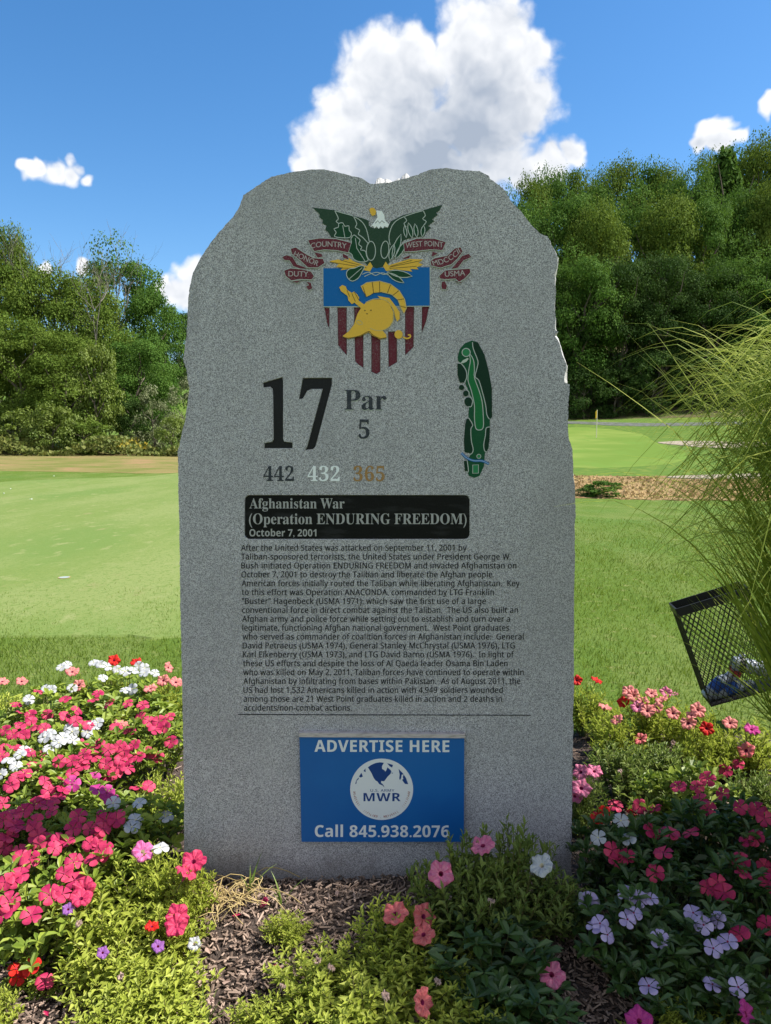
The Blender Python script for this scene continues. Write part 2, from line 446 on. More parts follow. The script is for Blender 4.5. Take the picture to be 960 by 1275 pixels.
C1 = lambda pts: [(340 + x / 3.692, 240 + y / 3.692) for (x, y) in pts]
C2 = lambda pts: [(310 + x / 2.909, 410 + y / 2.909) for (x, y) in pts]
ONE = C2([(52, 195), (120, 175), (122, 190), (122, 395), (126, 408), (156, 412), (156, 430), (57, 430), (57, 413), (85, 409), (90, 398), (88, 240), (86, 215), (76, 207), (54, 210)])
SEVEN = C2([(196, 178), (299, 177), (299, 200), (240, 424), (232, 433), (206, 436), (212, 424), (268, 215), (226, 215), (210, 222), (194, 250), (182, 252)])
STRIPES = [C1(q) for q in ([(237, 529), (258, 530), (258, 622), (249, 598)], [(297, 529), (337, 529), (338, 745), (318, 722), (300, 700)], [(374, 529), (413, 529), (414, 803), (395, 790), (378, 775)],
           [(453, 640), (492, 640), (492, 822), (475, 832), (453, 822)], [(530, 640), (568, 640), (569, 778), (532, 800)], [(608, 525), (647, 525), (645, 708), (608, 745)], [(686, 524), (716, 524), (703, 590), (684, 642)])]
_x0, _x1, _y0, _y1, _r = 305, 584.5, 617, 671, 6
PANEL = [(cx + _r * math.cos(t), cy + _r * math.sin(t)) for cx, cy, t0 in ((_x1 - _r, _y1 - _r, 0), (_x0 + _r, _y1 - _r, 90), (_x0 + _r, _y0 + _r, 180), (_x1 - _r, _y0 + _r, 270)) for t in (R(t0 + 18 * j) for j in range(6))]
SUNK, CUT = [ONE, SEVEN, PANEL] + STRIPES, .0048


def grow(poly, w):
    P = [Vector(q) for q in poly]; n = len(P)
    s = 1 if sum(P[i].x * P[(i + 1) % n].y - P[(i + 1) % n].x * P[i].y for i in range(n)) > 0 else -1
    out = []
    for i in range(n):
        a, b = (P[i] - P[i - 1]).normalized(), (P[(i + 1) % n] - P[i]).normalized()
        na, nb = Vector((a.y, -a.x)) * s, Vector((b.y, -b.x)) * s; m = na + nb
        m = m.normalized() if m.length > 1e-5 else na
        out.append(tuple(P[i] + m * w / max(.5, m.dot(na))))
    return out


def monument_mesh():
    pts = []; ins = []
    for (a, b) in zip(OUT, OUT[1:]):
        a = Vector(a); b = Vector(b); n = max(2, int((b - a).length / 2.5))
        for i in range(n):
            p = a.lerp(b, i / n); pts.append(p)
    pts.append(Vector(OUT[-1]))
    n = len(pts); walk = 0; out = []
    for i, p in enumerate(pts):
        walk = walk * .7 + random.gauss(0, .11)
        t = (pts[min(i + 1, n - 1)] - pts[max(i - 1, 0)]).normalized(); nrm = Vector((t.y, -t.x))       # outwards (screen y is down)
        e = .9 + abs(random.gauss(0, .35))
        for (x0, y0, x1, y1, v) in CHIPS:
            if x0 <= p.x <= x1 and y0 <= p.y <= y1: e = max(e, v * (.62 + .25 * math.sin(i * .21 + x0) + .13 * math.sin(i * .53)) + random.gauss(0, .12))
        out.append((p + nrm * walk, nrm, max(e, .5)))
    V = []; F = []; M = []
    front = [on_depth(*(p - nrm * e), SY) for (p, nrm, e) in out]
    rng1 = [on_depth(*p, SY) + Vector((0, .010 + .004 * e + random.uniform(0, .006), 0)) for (p, nrm, e) in out]
    rows = [front, rng1]
    ctr = Vector((0, 0, .9))
    bump = [0.0] * n
    for k, (yy, amp) in enumerate([(.045, .002), (.085, .003), (.125, .003), (.17, .0025), (.205, .002)]):
        row = []
        w = 0
        for i, q in enumerate(rng1):
            w = w * .75 + random.gauss(0, amp)
            o = out[i][1]; shrink = -.003 - .004 * k - abs(w)
            hump = 0
            if 455 < out[i][0].x < 520 and out[i][0].y < 235: hump = (.050 * min(1, k / 1.2) + .006 * math.sin(i * .45 + k) + random.uniform(0, .003)) * sstep(455, 470, out[i][0].x) * sstep(520, 505, out[i][0].x) * min(1, k)
            row.append(Vector((q.x + o.x * shrink, SY + yy, q.z - o.y * shrink + hump)))
        rows.append(row)
    for r in rows: V += r
    rims = [[on_depth(*q, SY) for q in grow(s, .75)] for s in SUNK]
    flat = list(front)
    for r_ in rims: flat += r_
    tri = tessellate_polygon([[Vector((p.x, p.z, 0)) for p in loop] for loop in [front] + rims])
    nV = len(V); extra = nV - n                            # front ring is V[0:n]; the rims follow the other rings
    V += [q for r_ in rims for q in r_]
    lift_ = lambda k: k if k < n else k + extra
    o_ = nV
    for s, r_ in zip(SUNK, rims):                          # sloping walls down to the painted floor
        m_ = len(s); b_ = len(V); V += [on_depth(*q, SY) + Vector((0, CUT + .001, 0)) for q in grow(s, .1)]
        for i in range(m_):
            j = (i + 1) % m_; f = (o_ + i, o_ + j, b_ + j, b_ + i)
            mid = sum((V[k] for k in (o_ + i, b_ + i)), Vector()) * .5; c_ = sum(r_, Vector()) / m_
            F.append(f); M.append(1)
        o_ += m_
    back_tri = tessellate_polygon([[Vector((p.x, p.z, 0)) for p in front]])
    for t in tri:
        a, b, c = (flat[i] for i in t)
        nn = (b - a).cross(c - a); t = [lift_(k) for k in t]
        F.append(tuple(t) if nn.y < 0 else (t[0], t[2], t[1])); M.append(0)
    for k in range(len(rows) - 1):
        for i in range(n - 1): F.append((k * n + i, (k + 1) * n + i, (k + 1) * n + i + 1, k * n + i + 1)); M.append(1)
    b = (len(rows) - 1) * n
    for t in back_tri:
        a_, b_, c_ = (rows[-1][i] for i in t)
        nn = (b_ - a_).cross(c_ - a_)
        f = tuple(b + i for i in t); F.append(f if nn.y > 0 else (f[0], f[2], f[1])); M.append(1)
    return mesh('granite_monument', V, F, [face_m, rough_m], mi=M)


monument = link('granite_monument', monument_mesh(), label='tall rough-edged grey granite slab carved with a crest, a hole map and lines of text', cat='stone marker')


# --- flat inlays on the face. A layer number sets each sheet a fraction of a millimetre above the one below it
DEEP = -CUT / .0006 - 1.0


def lay(px, py, layer): return on_depth(px, py, SY - .0006 - .0006 * layer)


def area(prims, poly, layer, m=0):
    """prims: an MB; poly: photo-pixel outline"""
    P = [lay(x, y, layer) for (x, y) in poly]
    B = [p + Vector((0, .0005, 0)) for p in P]
    tri = tessellate_polygon([[Vector((p.x, p.z, 0)) for p in P]]); n = len(P)
    F = []
    for t in tri:
        a, b, c = (P[i] for i in t); F.append(tuple(t) if (b - a).cross(c - a).y < 0 else (t[0], t[2], t[1]))
    for i in range(n): F.append((i, (i + 1) % n, n + (i + 1) % n, n + i))
    prims.add(P + B, F, m=m)


def strip(prims, line, w, layer, m=0, closed=False):
    """an even line of width w along photo-pixel points"""
    P = [Vector(p) for p in line]; n = len(P); L = []; Rr = []
    for i, p in enumerate(P):
        a = P[(i - 1) % n] if closed else P[max(i - 1, 0)]; b = P[(i + 1) % n] if closed else P[min(i + 1, n - 1)]
        t = (b - a); t = t.normalized() if t.length > 1e-6 else Vector((1, 0)); q = Vector((t.y, -t.x)) * w * .5
        L.append(lay(*(p + q), layer)); Rr.append(lay(*(p - q), layer))
    F = [(i, n + i, n + i + 1, i + 1) for i in range(n - 1)]
    if closed: F.append((n - 1, 2 * n - 1, n, 0))
    prims.add(L + Rr, F, m=m)


def ellipse(cx, cy, rx, ry=None, n=28, rot=0.0):
    ry = rx if ry is None else ry
    return [(cx + rx * math.cos(a) * math.cos(rot) - ry * math.sin(a) * math.sin(rot), cy + rx * math.cos(a) * math.sin(rot) + ry * math.sin(a) * math.cos(rot))
            for a in (2 * math.pi * i / n for i in range(n))]


def smooth(pts, k=5, closed=True):
    n = len(pts); out = []
    for i in range(n if closed else n - 1):
        g = (lambda j: Vector(pts[j % n])) if closed else (lambda j: Vector(pts[min(max(j, 0), n - 1)]))
        p0, p1, p2, p3 = g(i - 1), g(i), g(i + 1), g(i + 2)
        for s in range(k):
            t = s / k; q = .5 * ((2 * p1) + (p2 - p0) * t + (2 * p0 - 5 * p1 + 4 * p2 - p3) * t * t + (3 * p1 - p0 - 3 * p2 + p3) * t ** 3); out.append((q.x, q.y))
    if not closed: out.append(tuple(pts[-1]))
    return out


def from_crop(ox, oy, s): return lambda pts: [(ox + x / s, oy + y / s) for (x, y) in pts]


_txt = {}


def restyle(text, up, lo, dg):
    out = ''
    for ch in text:
        if 'A' <= ch <= 'Z': out += chr(up + ord(ch) - 65)
        elif 'a' <= ch <= 'z': out += chr(lo + ord(ch) - 97)
        elif '0' <= ch <= '9': out += chr(dg + ord(ch) - 48)
        else: out += ch
    return out


def serif_bold(t): return restyle(t, 0x1D400, 0x1D41A, 0x1D7CE)
def sans(t): return restyle(t, 0x1D5A0, 0x1D5BA, 0x1D7E2)
def sans_bold(t): return restyle(t, 0x1D5D4, 0x1D5EE, 0x1D7EC)


def glyph_mesh(text, bold=0.0, serif=False, spacing=1.0):
    """flat triangles of a line of writing in the built-in typeface; serif adds slab ends to the stems"""
    cu = bpy.data.curves.new('writing', 'FONT'); cu.body = text; cu.fill_mode = 'FRONT'; cu.resolution_u = 5; cu.space_character = spacing
    o = bpy.data.objects.new('writing', cu); COL.objects.link(o)
    dg = bpy.context.evaluated_depsgraph_get(); me = bpy.data.meshes.new_from_object(o.evaluated_get(dg))
    V = [(v.co.x, v.co.y) for v in me.vertices]; F = [tuple(p.vertices) for p in me.polygons]
    bars = []
    if serif:
        cnt = {}
        for f in F:
            for a, b in zip(f, f[1:] + f[:1]): cnt[(min(a, b), max(a, b))] = cnt.get((min(a, b), max(a, b)), 0) + 1
        ys = sorted(v[1] for v in V)
        for (a, b), c in cnt.items():
            if c != 1: continue
            (x0, y0), (x1, y1) = V[a], V[b]
            if abs(y0 - y1) < .004 and .055 < abs(x0 - x1) < .26:
                side = 1 if y0 < .12 else -1
                xa, xb = min(x0, x1) - .075, max(x0, x1) + .075
                bars.append([(xa, y0), (xb, y0), (xb - .02, y0 + side * .055), (xa + .02, y0 + side * .055)])
    bpy.data.objects.remove(o); bpy.data.curves.remove(cu); bpy.data.meshes.remove(me)
    return V, F, bars


def write(prims, text, x0, x1, yb, yt, layer, bold=0.0, serif=False, ref=None, m=0, spacing=1.0, path=None, slope=0.0):
    """writing fitted to the pixel box x0..x1; capitals stand from baseline yb up to yt. path(u, v) bends it"""
    V, F, bars = glyph_mesh(text, bold, serif, spacing)
    cap = .73 if ref is None else ref
    if ord(max(text)) > 0x1D3FF:
        key = next((k for k in (0x1D400, 0x1D5A0, 0x1D5D4, 0x1D7CE, 0x1D7E2, 0x1D7EC) if any(k <= ord(ch) < k + (52 if k < 0x1D7CE else 10) for ch in text)))
        if key not in _txt: _txt[key] = max(v[1] for v in glyph_mesh(chr(key + (7 if key < 0x1D7CE else 1)))[0])
        cap = _txt[key]
    lo = min(v[0] for v in V) - max(bold, 0); hi = max(v[0] for v in V) + max(bold, 0)
    def put(x, y, l):
        u = (x - lo) / (hi - lo); v = y / cap
        if path: px, py = path(u, v)
        else: px = x0 + (x1 - x0) * u; py = yb + slope * u - (yb - yt) * v
        return lay(px, py, l)
    shifts = [(0, 0)] if bold <= 0 else [(-bold, -.3 * bold), (bold, .3 * bold)] if bold < .016 else [(-bold, -.5 * bold), (0, 0), (bold, -.5 * bold), (-bold, .5 * bold), (bold, .5 * bold)]
    for si, (dx, dy) in enumerate(shifts):
        P = [put(x + dx, y + dy, layer + .07 * si) for x, y in V]; G = []
        for f in F:
            a, b, c = P[f[0]], P[f[1]], P[f[2]]
            G.append(f if (b - a).cross(c - a).y < 0 else tuple(reversed(f)))
        prims.add(P, G, m=m)
    for q in bars:
        q = [put(x, y, layer + .35) for x, y in q]
        f = (0, 1, 2, 3) if (q[1] - q[0]).cross(q[2] - q[0]).y < 0 else (3, 2, 1, 0)
        prims.add(q, [f], m=m)


line_m = mat('cut_edge', (.46, .50, .47), rough=.8)
black_m = gran_paint('black_paint', (.012, .012, .014), .12, (.10, .10, .11), .35)
ink_m = gran_paint('inscription_paint', (.012, .012, .014), .3, (.22, .22, .23), .6)
grey_m = gran_paint('dark_grey_paint', (.035, .04, .05), .35, (.2, .2, .21))
white_m = gran_paint('white_paint', (.86, .88, .90), .15, (.4, .42, .45))
bronze_m = gran_paint('bronze_paint', (.36, .20, .07), .4, (.3, .29, .27))
maroon_m = gran_paint('maroon_paint', (.13, .018, .032), .55, (.28, .22, .23))
wing_m = gran_paint('wing_green_paint', (.024, .058, .034), .15, (.12, .16, .13))
leaf_m = gran_paint('leaf_green_paint', (.008, .055, .022), .12, (.1, .16, .12))
gold_m = gran_paint('gold_paint', (.78, .46, .06), .18, (.34, .25, .1))
goldline_m = mat('gold_edge', (.56, .45, .2), rough=.7)
goldcut_m = mat('gold_cut', (.16, .10, .02), rough=.7)
blue_m = gran_paint('blue_paint', (.006, .125, .40), .10, (.12, .22, .4))
pale_m = mat('pale_lettering', (.42, .36, .36), rough=.8)
map_dark_m = gran_paint('map_wood_paint', (.006, .030, .016), .12, (.05, .1, .07))
map_mid_m = gran_paint('map_rough_paint', (.008, .075, .032), .15, (.08, .16, .1))
map_fair_m = gran_paint('map_fairway_paint', (.012, .15, .045), .12, (.1, .2, .12))
map_green_m = gran_paint('map_green_paint', (.03, .21, .085), .15, (.1, .2, .12))
map_water_m = gran_paint('map_water_paint', (.02, .12, .36), .1)
mapline_m = mat('map_edge', (.25, .42, .22), rough=.8)

# crest: the blue field is the part, everything on it a sub-part
C1 = from_crop(340, 240, 3.692)
b = MB(); area(b, C1([(231, 347), (720, 342), (720, 519), (232, 522)]), 1, 0)
strip(b, C1([(229, 345), (230, 524), (722, 521), (722, 340)]), 1.0, 0.4, 1)
crest = link('crest', b.mesh('crest', [blue_m, line_m]), monument)


def sub(name, mb, mats, parent): return link(name, mb.mesh(name, mats), parent)


for q in STRIPES:
    b = MB(); area(b, q, DEEP + .4, 0); sub('shield_stripe', b, [maroon_m], crest)

b = MB()
wing = [(182, 68), (235, 74), (285, 80), (360, 102), (420, 120), (440, 128), (440, 150), (458, 162), (530, 160), (540, 132), (600, 102), (690, 80), (778, 55), (764, 82), (748, 92), (757, 100), (730, 122),
        (742, 130), (712, 152), (726, 160), (702, 183), (696, 200), (640, 205), (600, 218), (565, 260), (545, 300), (525, 335), (475, 347), (432, 332), (400, 290), (352, 215), (300, 210), (266, 203), (255, 182), (240, 170),
        (246, 150), (226, 140), (230, 125), (212, 112), (214, 98)]
area(b, C1(wing), 2, 0)
for l in ([(283, 82), (300, 118), (290, 132), (310, 148), (302, 166), (315, 178)], [(283, 82), (330, 96), (365, 106), (405, 130), (428, 165), (442, 222)], [(370, 108), (385, 142), (378, 160), (398, 172), (392, 190), (412, 205), (440, 236)],
          [(538, 240), (533, 200), (548, 150), (580, 120), (640, 96), (690, 82)], [(690, 82), (700, 104), (688, 120), (704, 132), (692, 150)], [(602, 110), (614, 128), (602, 142), (612, 158)]):
    strip(b, C1(smooth(l, 3, False)), 1.0, 2.6, 1)
for e in (ellipse(450, 267, 21, 44), ellipse(514, 262, 18, 40, rot=.1)): strip(b, C1(e), 1.0, 2.7, 1, True)
sub('eagle_body', b, [wing_m, line_m], crest)
b = MB(); area(b, C1([(474, 82), (500, 84), (512, 104), (514, 126), (533, 146), (526, 160), (512, 154), (505, 164), (494, 154), (486, 166), (476, 154), (466, 164), (460, 152), (447, 158), (466, 134), (480, 112)]), 3, 0)
strip(b, C1([(470, 140), (482, 128), (490, 140), (500, 128), (512, 138)]), .7, 3.6, 2)
area(b, C1([(442, 76), (452, 68), (464, 70), (474, 84), (470, 102), (456, 106), (448, 96)]), 3.2, 1); sub('eagle_head', b, [white_m, gold_m, grey_m], crest)
b = MB()
for l in ([(258, 314), (300, 306), (318, 312), (350, 300), (372, 316), (432, 338), (446, 318), (458, 338), (446, 362), (420, 356), (392, 362), (350, 350), (310, 356), (322, 344), (290, 340), (302, 328)],
          [(506, 338), (518, 316), (530, 334), (580, 318), (630, 304), (690, 306), (668, 322), (690, 330), (660, 342), (668, 352), (630, 350), (640, 362), (560, 352), (520, 360)]): area(b, C1(l), 3, 0)
for l in ([(262, 318), (430, 345)], [(300, 345), (420, 350)], [(310, 310), (420, 338)], [(535, 342), (680, 312)], [(535, 348), (660, 338)], [(540, 338), (640, 310)]): strip(b, C1(l), .7, 3.6, 1)
strip(b, C1(smooth([(410, 375), (440, 365), (470, 380), (500, 368), (530, 378)], 4, False)), .9, 3.3, 2); strip(b, C1(smooth([(420, 385), (450, 372), (480, 366), (510, 376), (528, 366)], 4, False)), .9, 3.9, 2)
sub('arrows', b, [gold_m, goldcut_m, line_m], crest)
b = MB()


def oak(b, pts, vein, layer=4):
    area(b, C1(smooth(pts, 3)), layer, 0); strip(b, C1(smooth(pts, 3)), 1.0, layer + .5, 1, True); strip(b, C1(vein), .8, layer + .8, 1)


oak(b, [(308, 206), (282, 200), (290, 182), (280, 166), (300, 158), (302, 142), (320, 138), (330, 154), (348, 152), (350, 172), (360, 186), (352, 206)], [(320, 150), (330, 205)])
oak(b, [(402, 318), (372, 306), (362, 284), (346, 270), (352, 250), (342, 240), (360, 232), (358, 212), (372, 194), (388, 206), (400, 218), (394, 236), (408, 250), (402, 262), (424, 268), (430, 290), (436, 312)], [(378, 208), (385, 255), (425, 318)])
oak(b, [(338, 366), (352, 350), (376, 346), (400, 336), (420, 340), (408, 366), (392, 392), (364, 406), (342, 390)], [(350, 396), (410, 344)])


def lens(x0, y0, x1, y1, w):
    a = Vector((x0, y0)); c = Vector((x1, y1)); t = (c - a).normalized(); q = Vector((t.y, -t.x)); L = [a.lerp(c, s) + q * w * math.sin(math.pi * s) ** .8 for s in (0, .2, .4, .6, .8, 1)]
    Rr = [a.lerp(c, s) - q * w * math.sin(math.pi * s) ** .8 for s in (.8, .6, .4, .2)]; return [tuple(p) for p in L + Rr]


for i, l in enumerate([(640, 208, 622, 138, 10), (662, 206, 652, 142, 9), (686, 202, 692, 150, 9), (612, 206, 604, 152, 7), (548, 306, 588, 190, 14), (536, 312, 556, 236, 12), (562, 304, 612, 222, 12), (526, 362, 640, 384, 15), (524, 368, 602, 414, 12)]):
    q = lens(*l); area(b, C1(q), 4 + .05 * i, 0); strip(b, C1(q), 1.0, 4.6 + .05 * i, 1, True)
sub('oak_and_laurel_leaves', b, [leaf_m, line_m], crest)

def seg(p, q): return lambda u, v, h=5.4: None


RIB = {'COUNTRY': ([(160, 217), (215, 208), (290, 211), (360, 229), (346, 276), (290, 265), (235, 262), (190, 270), (174, 250)], [[(190, 272), (224, 280), (230, 294), (206, 300), (196, 288)], [(318, 278), (344, 290), (348, 308), (322, 300)]], (172, 257, 338, 258, -10)),
       'HONOR': ([(80, 257), (105, 250), (150, 280), (185, 299), (230, 303), (238, 324), (206, 345), (160, 345), (125, 312), (86, 282)], [[(40, 295), (62, 285), (90, 294), (110, 328), (158, 346), (130, 352), (92, 338), (76, 312), (52, 310)]], (92, 290, 204, 338, 0)),
       'DUTY': ([(50, 357), (80, 346), (135, 351), (175, 361), (190, 384), (178, 400), (120, 398), (84, 405), (56, 382)], [[(84, 407), (110, 416), (126, 402)], [(152, 408), (174, 412), (182, 440), (162, 449), (150, 432), (164, 424)]], (70, 384, 162, 386, 0)),
       'WEST POINT': ([(600, 232), (660, 209), (740, 209), (795, 226), (780, 265), (722, 262), (650, 270), (604, 272)], [[(600, 298), (632, 284), (626, 302), (596, 308)], [(732, 268), (760, 280), (728, 296)]], (610, 256, 782, 252, -8)),
       'MDCCCII': ([(722, 312), (745, 299), (800, 288), (835, 255), (862, 249), (873, 270), (850, 302), (820, 330), (770, 346), (726, 336)], [[(842, 322), (868, 290), (900, 279), (913, 295), (900, 302), (876, 312), (850, 346), (818, 350)]], (738, 334, 862, 274, 14)),
       'USMA': ([(762, 382), (790, 356), (850, 351), (904, 347), (909, 366), (882, 395), (855, 411), (838, 396), (790, 399), (768, 396)], [[(835, 403), (870, 409), (858, 417)], [(775, 409), (790, 405), (801, 428), (796, 445), (777, 444), (772, 430)]], (790, 386, 884, 380, 0))}
for txt, (body, folds, (x0, y0, x1, y1, arc)) in RIB.items():
    b = MB(); area(b, C1(body), 5, 0)
    strip(b, C1(body), .8, 5.5, 1, True)
    for f in folds: area(b, C1(f), 4.5, 0); strip(b, C1(f), .6, 4.9, 1, True)
    A = Vector((x0, y0)); B = Vector((x1, y1)); t = (B - A).normalized(); q = Vector((t.y, -t.x))
    def path(u, v, A=A, B=B, q=q, arc=arc):
        p = A.lerp(B, u) + q * (v * 26 - arc * (1 - (2 * u - 1) ** 2)); return 340 + p.x / 3.692, 240 + p.y / 3.692
    write(b, txt, 0, 0, 0, 0, 6, bold=.012, m=2, path=path)
    sub('ribbon', b, [maroon_m, line_m, pale_m], crest)
b = MB()
helm = [(404, 530), (425, 506), (460, 491), (500, 490), (535, 510), (553, 550), (550, 590), (532, 618), (502, 632), (520, 652), (522, 668), (490, 673), (455, 656), (440, 640), (400, 660), (345, 671), (318, 660), (350, 635), (372, 605), (380, 580), (388, 556)]
area(b, C1(helm), 6, 0)
plume = [(403, 430), (430, 413), (490, 406), (540, 420), (580, 450), (605, 490), (613, 530), (602, 555), (588, 530), (574, 492), (545, 467), (500, 456), (462, 460), (446, 470), (430, 478), (414, 452)]
area(b, C1(plume), 6.1, 0)
area(b, C1([(480, 474), (535, 484), (560, 516), (582, 548), (582, 580), (570, 592), (562, 572), (556, 540), (530, 506), (494, 488)]), 6.1, 0)
area(b, C1([(304, 434), (318, 424), (334, 430), (340, 446), (362, 460), (372, 454), (386, 466), (396, 482), (394, 496), (420, 514), (404, 530), (374, 505), (362, 512), (346, 494), (342, 474), (312, 452)]), 6.1, 0)
area(b, C1(ellipse(577, 651, 19, 20)), 6.1, 0)
strip(b, C1(smooth([(597, 662), (614, 670), (630, 664), (630, 654), (620, 654)], 4, False)), 1.9, 6.4, 0)
for l in ([(462, 460), (456, 410)], [(490, 456), (490, 407)], [(525, 462), (540, 422)], [(550, 472), (578, 450)], [(572, 492), (602, 488)], [(584, 520), (611, 528)], [(428, 478), (412, 430)]): strip(b, C1(l), .8, 6.9, 1)
strip(b, C1(plume[:12]), .9, 6.8, 2)
strip(b, C1(smooth([(318, 660), (345, 668), (400, 657), (440, 637), (456, 652), (490, 669), (520, 666)], 3, False)), .9, 6.8, 1)
strip(b, C1(smooth([(384, 590), (398, 586), (412, 602), (398, 606), (386, 598)], 3)), .8, 6.8, 2, True)
strip(b, C1(smooth([(446, 622), (470, 632), (500, 633), (532, 618), (551, 590), (555, 550), (537, 508), (500, 488), (460, 489), (425, 504)], 3, False)), .8, 6.7, 2)
for c in ((422, 541), (450, 540), (432, 556)): area(b, C1(ellipse(*c, 3.2)), 6.9, 1)
for l in ([(340, 448), (352, 478)], [(362, 462), (378, 500)], [(374, 456), (394, 492)]): strip(b, C1(l), .7, 6.9, 1)
sub('helmet', b, [gold_m, goldcut_m, goldline_m], crest)

# hole map
C5 = from_crop(560, 415, 6.71)
b = MB()
area(b, C5([(70, 232), (66, 195), (85, 130), (125, 84), (185, 60), (235, 75), (290, 180), (325, 320), (350, 460), (352, 700), (335, 722), (335, 790), (325, 960), (295, 1000), (285, 1110), (250, 1190), (205, 1208), (160, 1190), (145, 1150), (150, 1060), (175, 1010),
             (190, 960), (180, 880), (180, 800), (190, 770), (155, 700), (160, 620), (190, 560), (160, 490), (132, 420), (145, 340), (120, 270)]), 1, 0)
hole_map = link('hole_map', b.mesh('hole_map', [map_mid_m]), monument)
b = MB()
WOODS = ([(190, 75), (235, 74), (290, 178), (327, 320), (352, 460), (354, 702), (330, 715), (310, 680), (300, 600), (270, 480), (240, 390), (210, 360), (228, 290), (235, 230), (197, 130)],
         [(64, 252), (95, 255), (135, 310), (140, 370), (120, 410), (85, 412), (66, 350)], ellipse(98, 452, 22, n=12), ellipse(135, 502, 24, n=12), ellipse(155, 572, 33, 38, n=14),
         [(140, 715), (165, 710), (190, 765), (175, 800), (180, 900), (195, 970), (180, 1005), (124, 992), (118, 900), (128, 770)], [(118, 1066), (145, 1065), (155, 1150), (128, 1152)],
         [(305, 790), (336, 785), (331, 900), (312, 987), (290, 980), (285, 930), (298, 850)])
for i, w in enumerate(WOODS): area(b, C5(w), 2 + .05 * i, 0)
for l in ([(190, 75), (197, 130), (235, 230), (228, 290), (212, 362), (242, 392), (270, 480), (300, 600), (310, 680), (332, 718)], [(78, 250), (98, 256), (136, 310), (141, 370), (122, 412)], [(118, 436), (134, 462), (160, 490), (162, 512), (190, 560), (180, 610), (160, 612)],
          [(158, 706), (192, 765), (176, 800), (181, 900), (196, 970), (182, 1006), (150, 1015)], [(336, 782), (304, 792), (298, 850), (284, 930), (292, 982), (310, 990)], [(146, 1066), (156, 1150), (140, 1165)]): strip(b, C5(smooth(l, 3, False)), 1.0, 2.8, 1)
sub('map_woods', b, [map_dark_m, line_m], hole_map)
b = MB(); fw = smooth([(165, 172), (198, 222), (206, 300), (206, 370), (242, 470), (270, 570), (280, 690), (280, 785), (250, 808), (217, 792), (206, 700), (206, 600), (180, 480), (152, 390), (160, 300), (172, 230)], 3)
area(b, C5(fw), 2, 0); strip(b, C5(fw), 1.0, 2.7, 1, True); sub('map_fairway', b, [map_fair_m, line_m], hole_map)
b = MB(); area(b, C5(ellipse(137, 160, 32)), 3, 0); strip(b, C5(ellipse(137, 160, 34)), 1.0, 3.6, 1, True)
sub('map_green', b, [map_green_m, line_m], hole_map); b = MB()
q = [(192, 1100), (240, 1098), (240, 1168), (192, 1170)]; area(b, C5(q), 3, 0); strip(b, C5(q), .9, 3.6, 1, True); sub('map_tee', b, [map_green_m, line_m], hole_map); b = MB(); area(b, C5(ellipse(243, 1028, 14)), 3, 0); strip(b, C5(ellipse(243, 1028, 17)), .8, 3.6, 1, True)
sub('map_tee', b, [map_green_m, line_m], hole_map)
b = MB(); area(b, C5([(90, 248), (110, 225), (150, 205), (158, 214), (140, 236), (110, 250)]), 3, 0); sub('map_bunker', b, [mat('map_sand', (.5, .55, .48), rough=.8)], hole_map)
b = MB(); wl = smooth([(98, 1000), (140, 1040), (200, 1064), (270, 1066), (327, 1092)], 4, False); strip(b, C5(wl), 3.0, 4, 0); strip(b, C5(wl), 1.0, 4.6, 1); sub('map_stream', b, [map_water_m, mat('map_water_edge', (.25, .4, .6), rough=.7)], hole_map)

# numbers and lettering
C2 = from_crop(310, 410, 2.909)
b = MB()
for g in (ONE, SEVEN): area(b, g, DEEP + .4, 0)
hole_no = link('hole_number', b.mesh('hole_number', [black_m]), monument)
b = MB()
write(b, serif_bold('Par'), 429, 481, 510.8, 486, 1, m=1); write(b, serif_bold('Par'), 429, 481, 510, 485.5, 2)
link('par_lettering', b.mesh('par_lettering', [grey_m, line_m]), monument)
b = MB(); write(b, serif_bold('5'), 446.5, 460, 546, 522, 1); link('par_number', b.mesh('par_number', [grey_m]), monument)
for t, x0, x1, m_ in (('442', 328, 366, grey_m), ('432', 383, 423, white_m), ('365', 440, 479, bronze_m)):
    b = MB(); write(b, serif_bold(t), x0, x1, 599, 580, 1, spacing=1.04); link('yardage_number', b.mesh('yardage_number', [m_]), monument)

